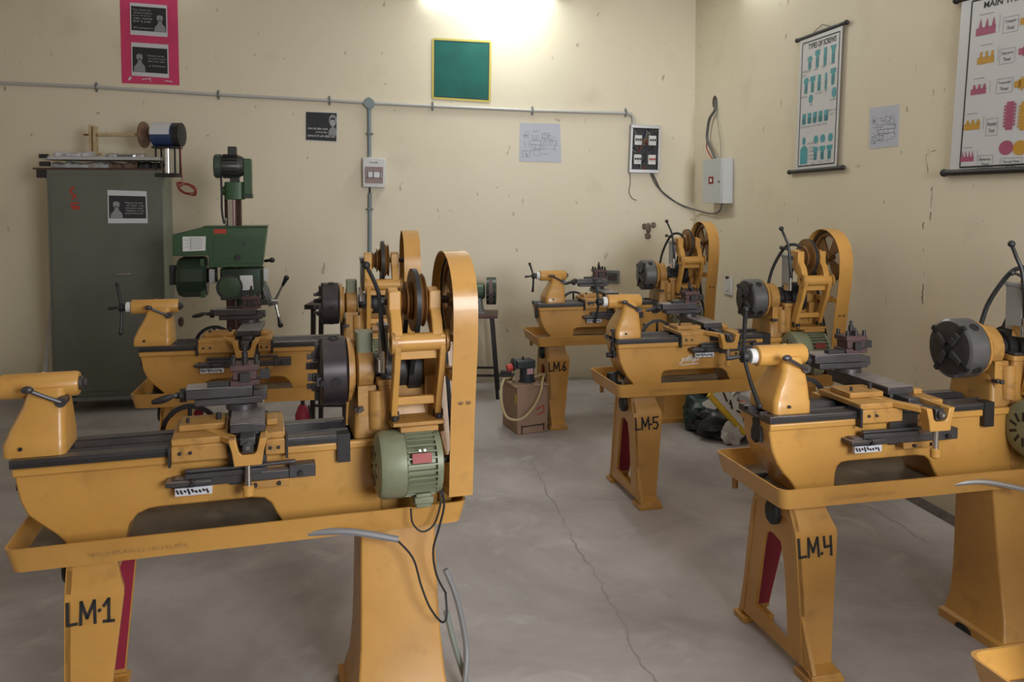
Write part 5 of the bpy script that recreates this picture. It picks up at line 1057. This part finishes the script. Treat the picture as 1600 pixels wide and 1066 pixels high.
def fz(px, py, z): return atz(px, py, z)
cable('hose', 'grey flexible hose running down to the floor right of the LM-1 pedestal', [lp(L1, 696, 890, .10), lp(L1, 712, 930, .09), lp(L1, 724, 980, .08), lp(L1, 729, 1025, .06), fz(722, 1085, .012), fz(700, 1110, .012)], .010, GH, 'hose')
cable('hose', 'greenish second hose beside the grey hose at the LM-1 pedestal', [lp(L1, 697, 955, .10), lp(L1, 708, 1000, .09), lp(L1, 720, 1040, .08), fz(735, 1085, .012)], .010, mat('hose_green_grey', (.20, .23, .20), .5), 'hose')
cable('conduit_sleeve', 'pale grey sleeve fixed under the tray of LM-4', [lp(L4, 1470, 759, .02), lp(L4, 1535, 753, .0), lp(L4, 1605, 766, -.02)], .010, SV_, 'sleeve')
def intray(L, o, x, y, z=.5785, rz=0): o.location = Vector(L.location)+Matrix.Rotation(L.rotation_euler.z, 3, 'Z') @ Vector((x, y, z)); o.rotation_euler.z = L.rotation_euler.z+rz
o = MB().cyl((-.05, 0, .009), (.05, 0, .009), .009, n=12).cyl((.05, 0, .009), (.07, 0, .009), .005).build('steel_rod', STEEL); intray(L4, o, .07, .30); tag(o, 'short dark steel rod lying in the LM-4 chip tray', 'rod')
for L, lab in ((L5, 'black greasy pump part lying in the LM-5 chip tray end'), (L2, 'black greasy pump part in the second lathe chip tray end')):
    t = thing('pump_part', lab, 'pump'); intray(L, t, .055, .24, rz=.3)
    MB().box(-.03, .03, -.05, .05, 0, .03).build('base', BLACK, t, bevel=.005); MB().cyl((0, 0, .02), (0.0, .0, .075), .03).tube([(0, 0, .06), (.02, -.03, .08), (.03, -.06, .05)], .01).build('body', DARK, t)
#EXTRAS
# ------------------------------------------------------------------ light
def area(name, loc, tgt, size, power, col, sy=None):
    l = bpy.data.lights.new(name, 'AREA'); l.energy = power; l.color = col; l.size = size; l.shape = 'RECTANGLE'; l.size_y = sy or size
    o = bpy.data.objects.new(name, l); C.objects.link(o); o.location = loc; o.rotation_euler = (Vector(tgt)-Vector(loc)).to_track_quat('-Z', 'Y').to_euler(); return o
kl = area('daylight_window', (2.4, -1.0, 1.9), (1.9, 3.6, .7), 2.0, 150, (.93, .96, 1.0), 1.6)
kl.data.spread = math.radians(130)
area('daylight_window_side', (-3.6, 1.2, 2.3), (1.0, 4.0, .6), 2.0, 8, (.95, .97, 1.0), 1.5)
area('tube_light_back', (.0, 6.95, 3.45), (.0, 6.4, 0), .1, 30, (.93, 1, .96), 1.2)
area('ceiling_bounce', (.5, 3.3, 3.7), (.5, 3.3, 0), 3.4, 30, (1, .96, .91), 5)
w = bpy.data.worlds.new('world'); bpy.context.scene.world = w; w.use_nodes = True; w.node_tree.nodes['Background'].inputs[0].default_value = (.8, .85, 1, 1); w.node_tree.nodes['Background'].inputs[1].default_value = .3
bpy.context.scene.view_settings.view_transform = 'Standard'; bpy.context.scene.view_settings.exposure = 0
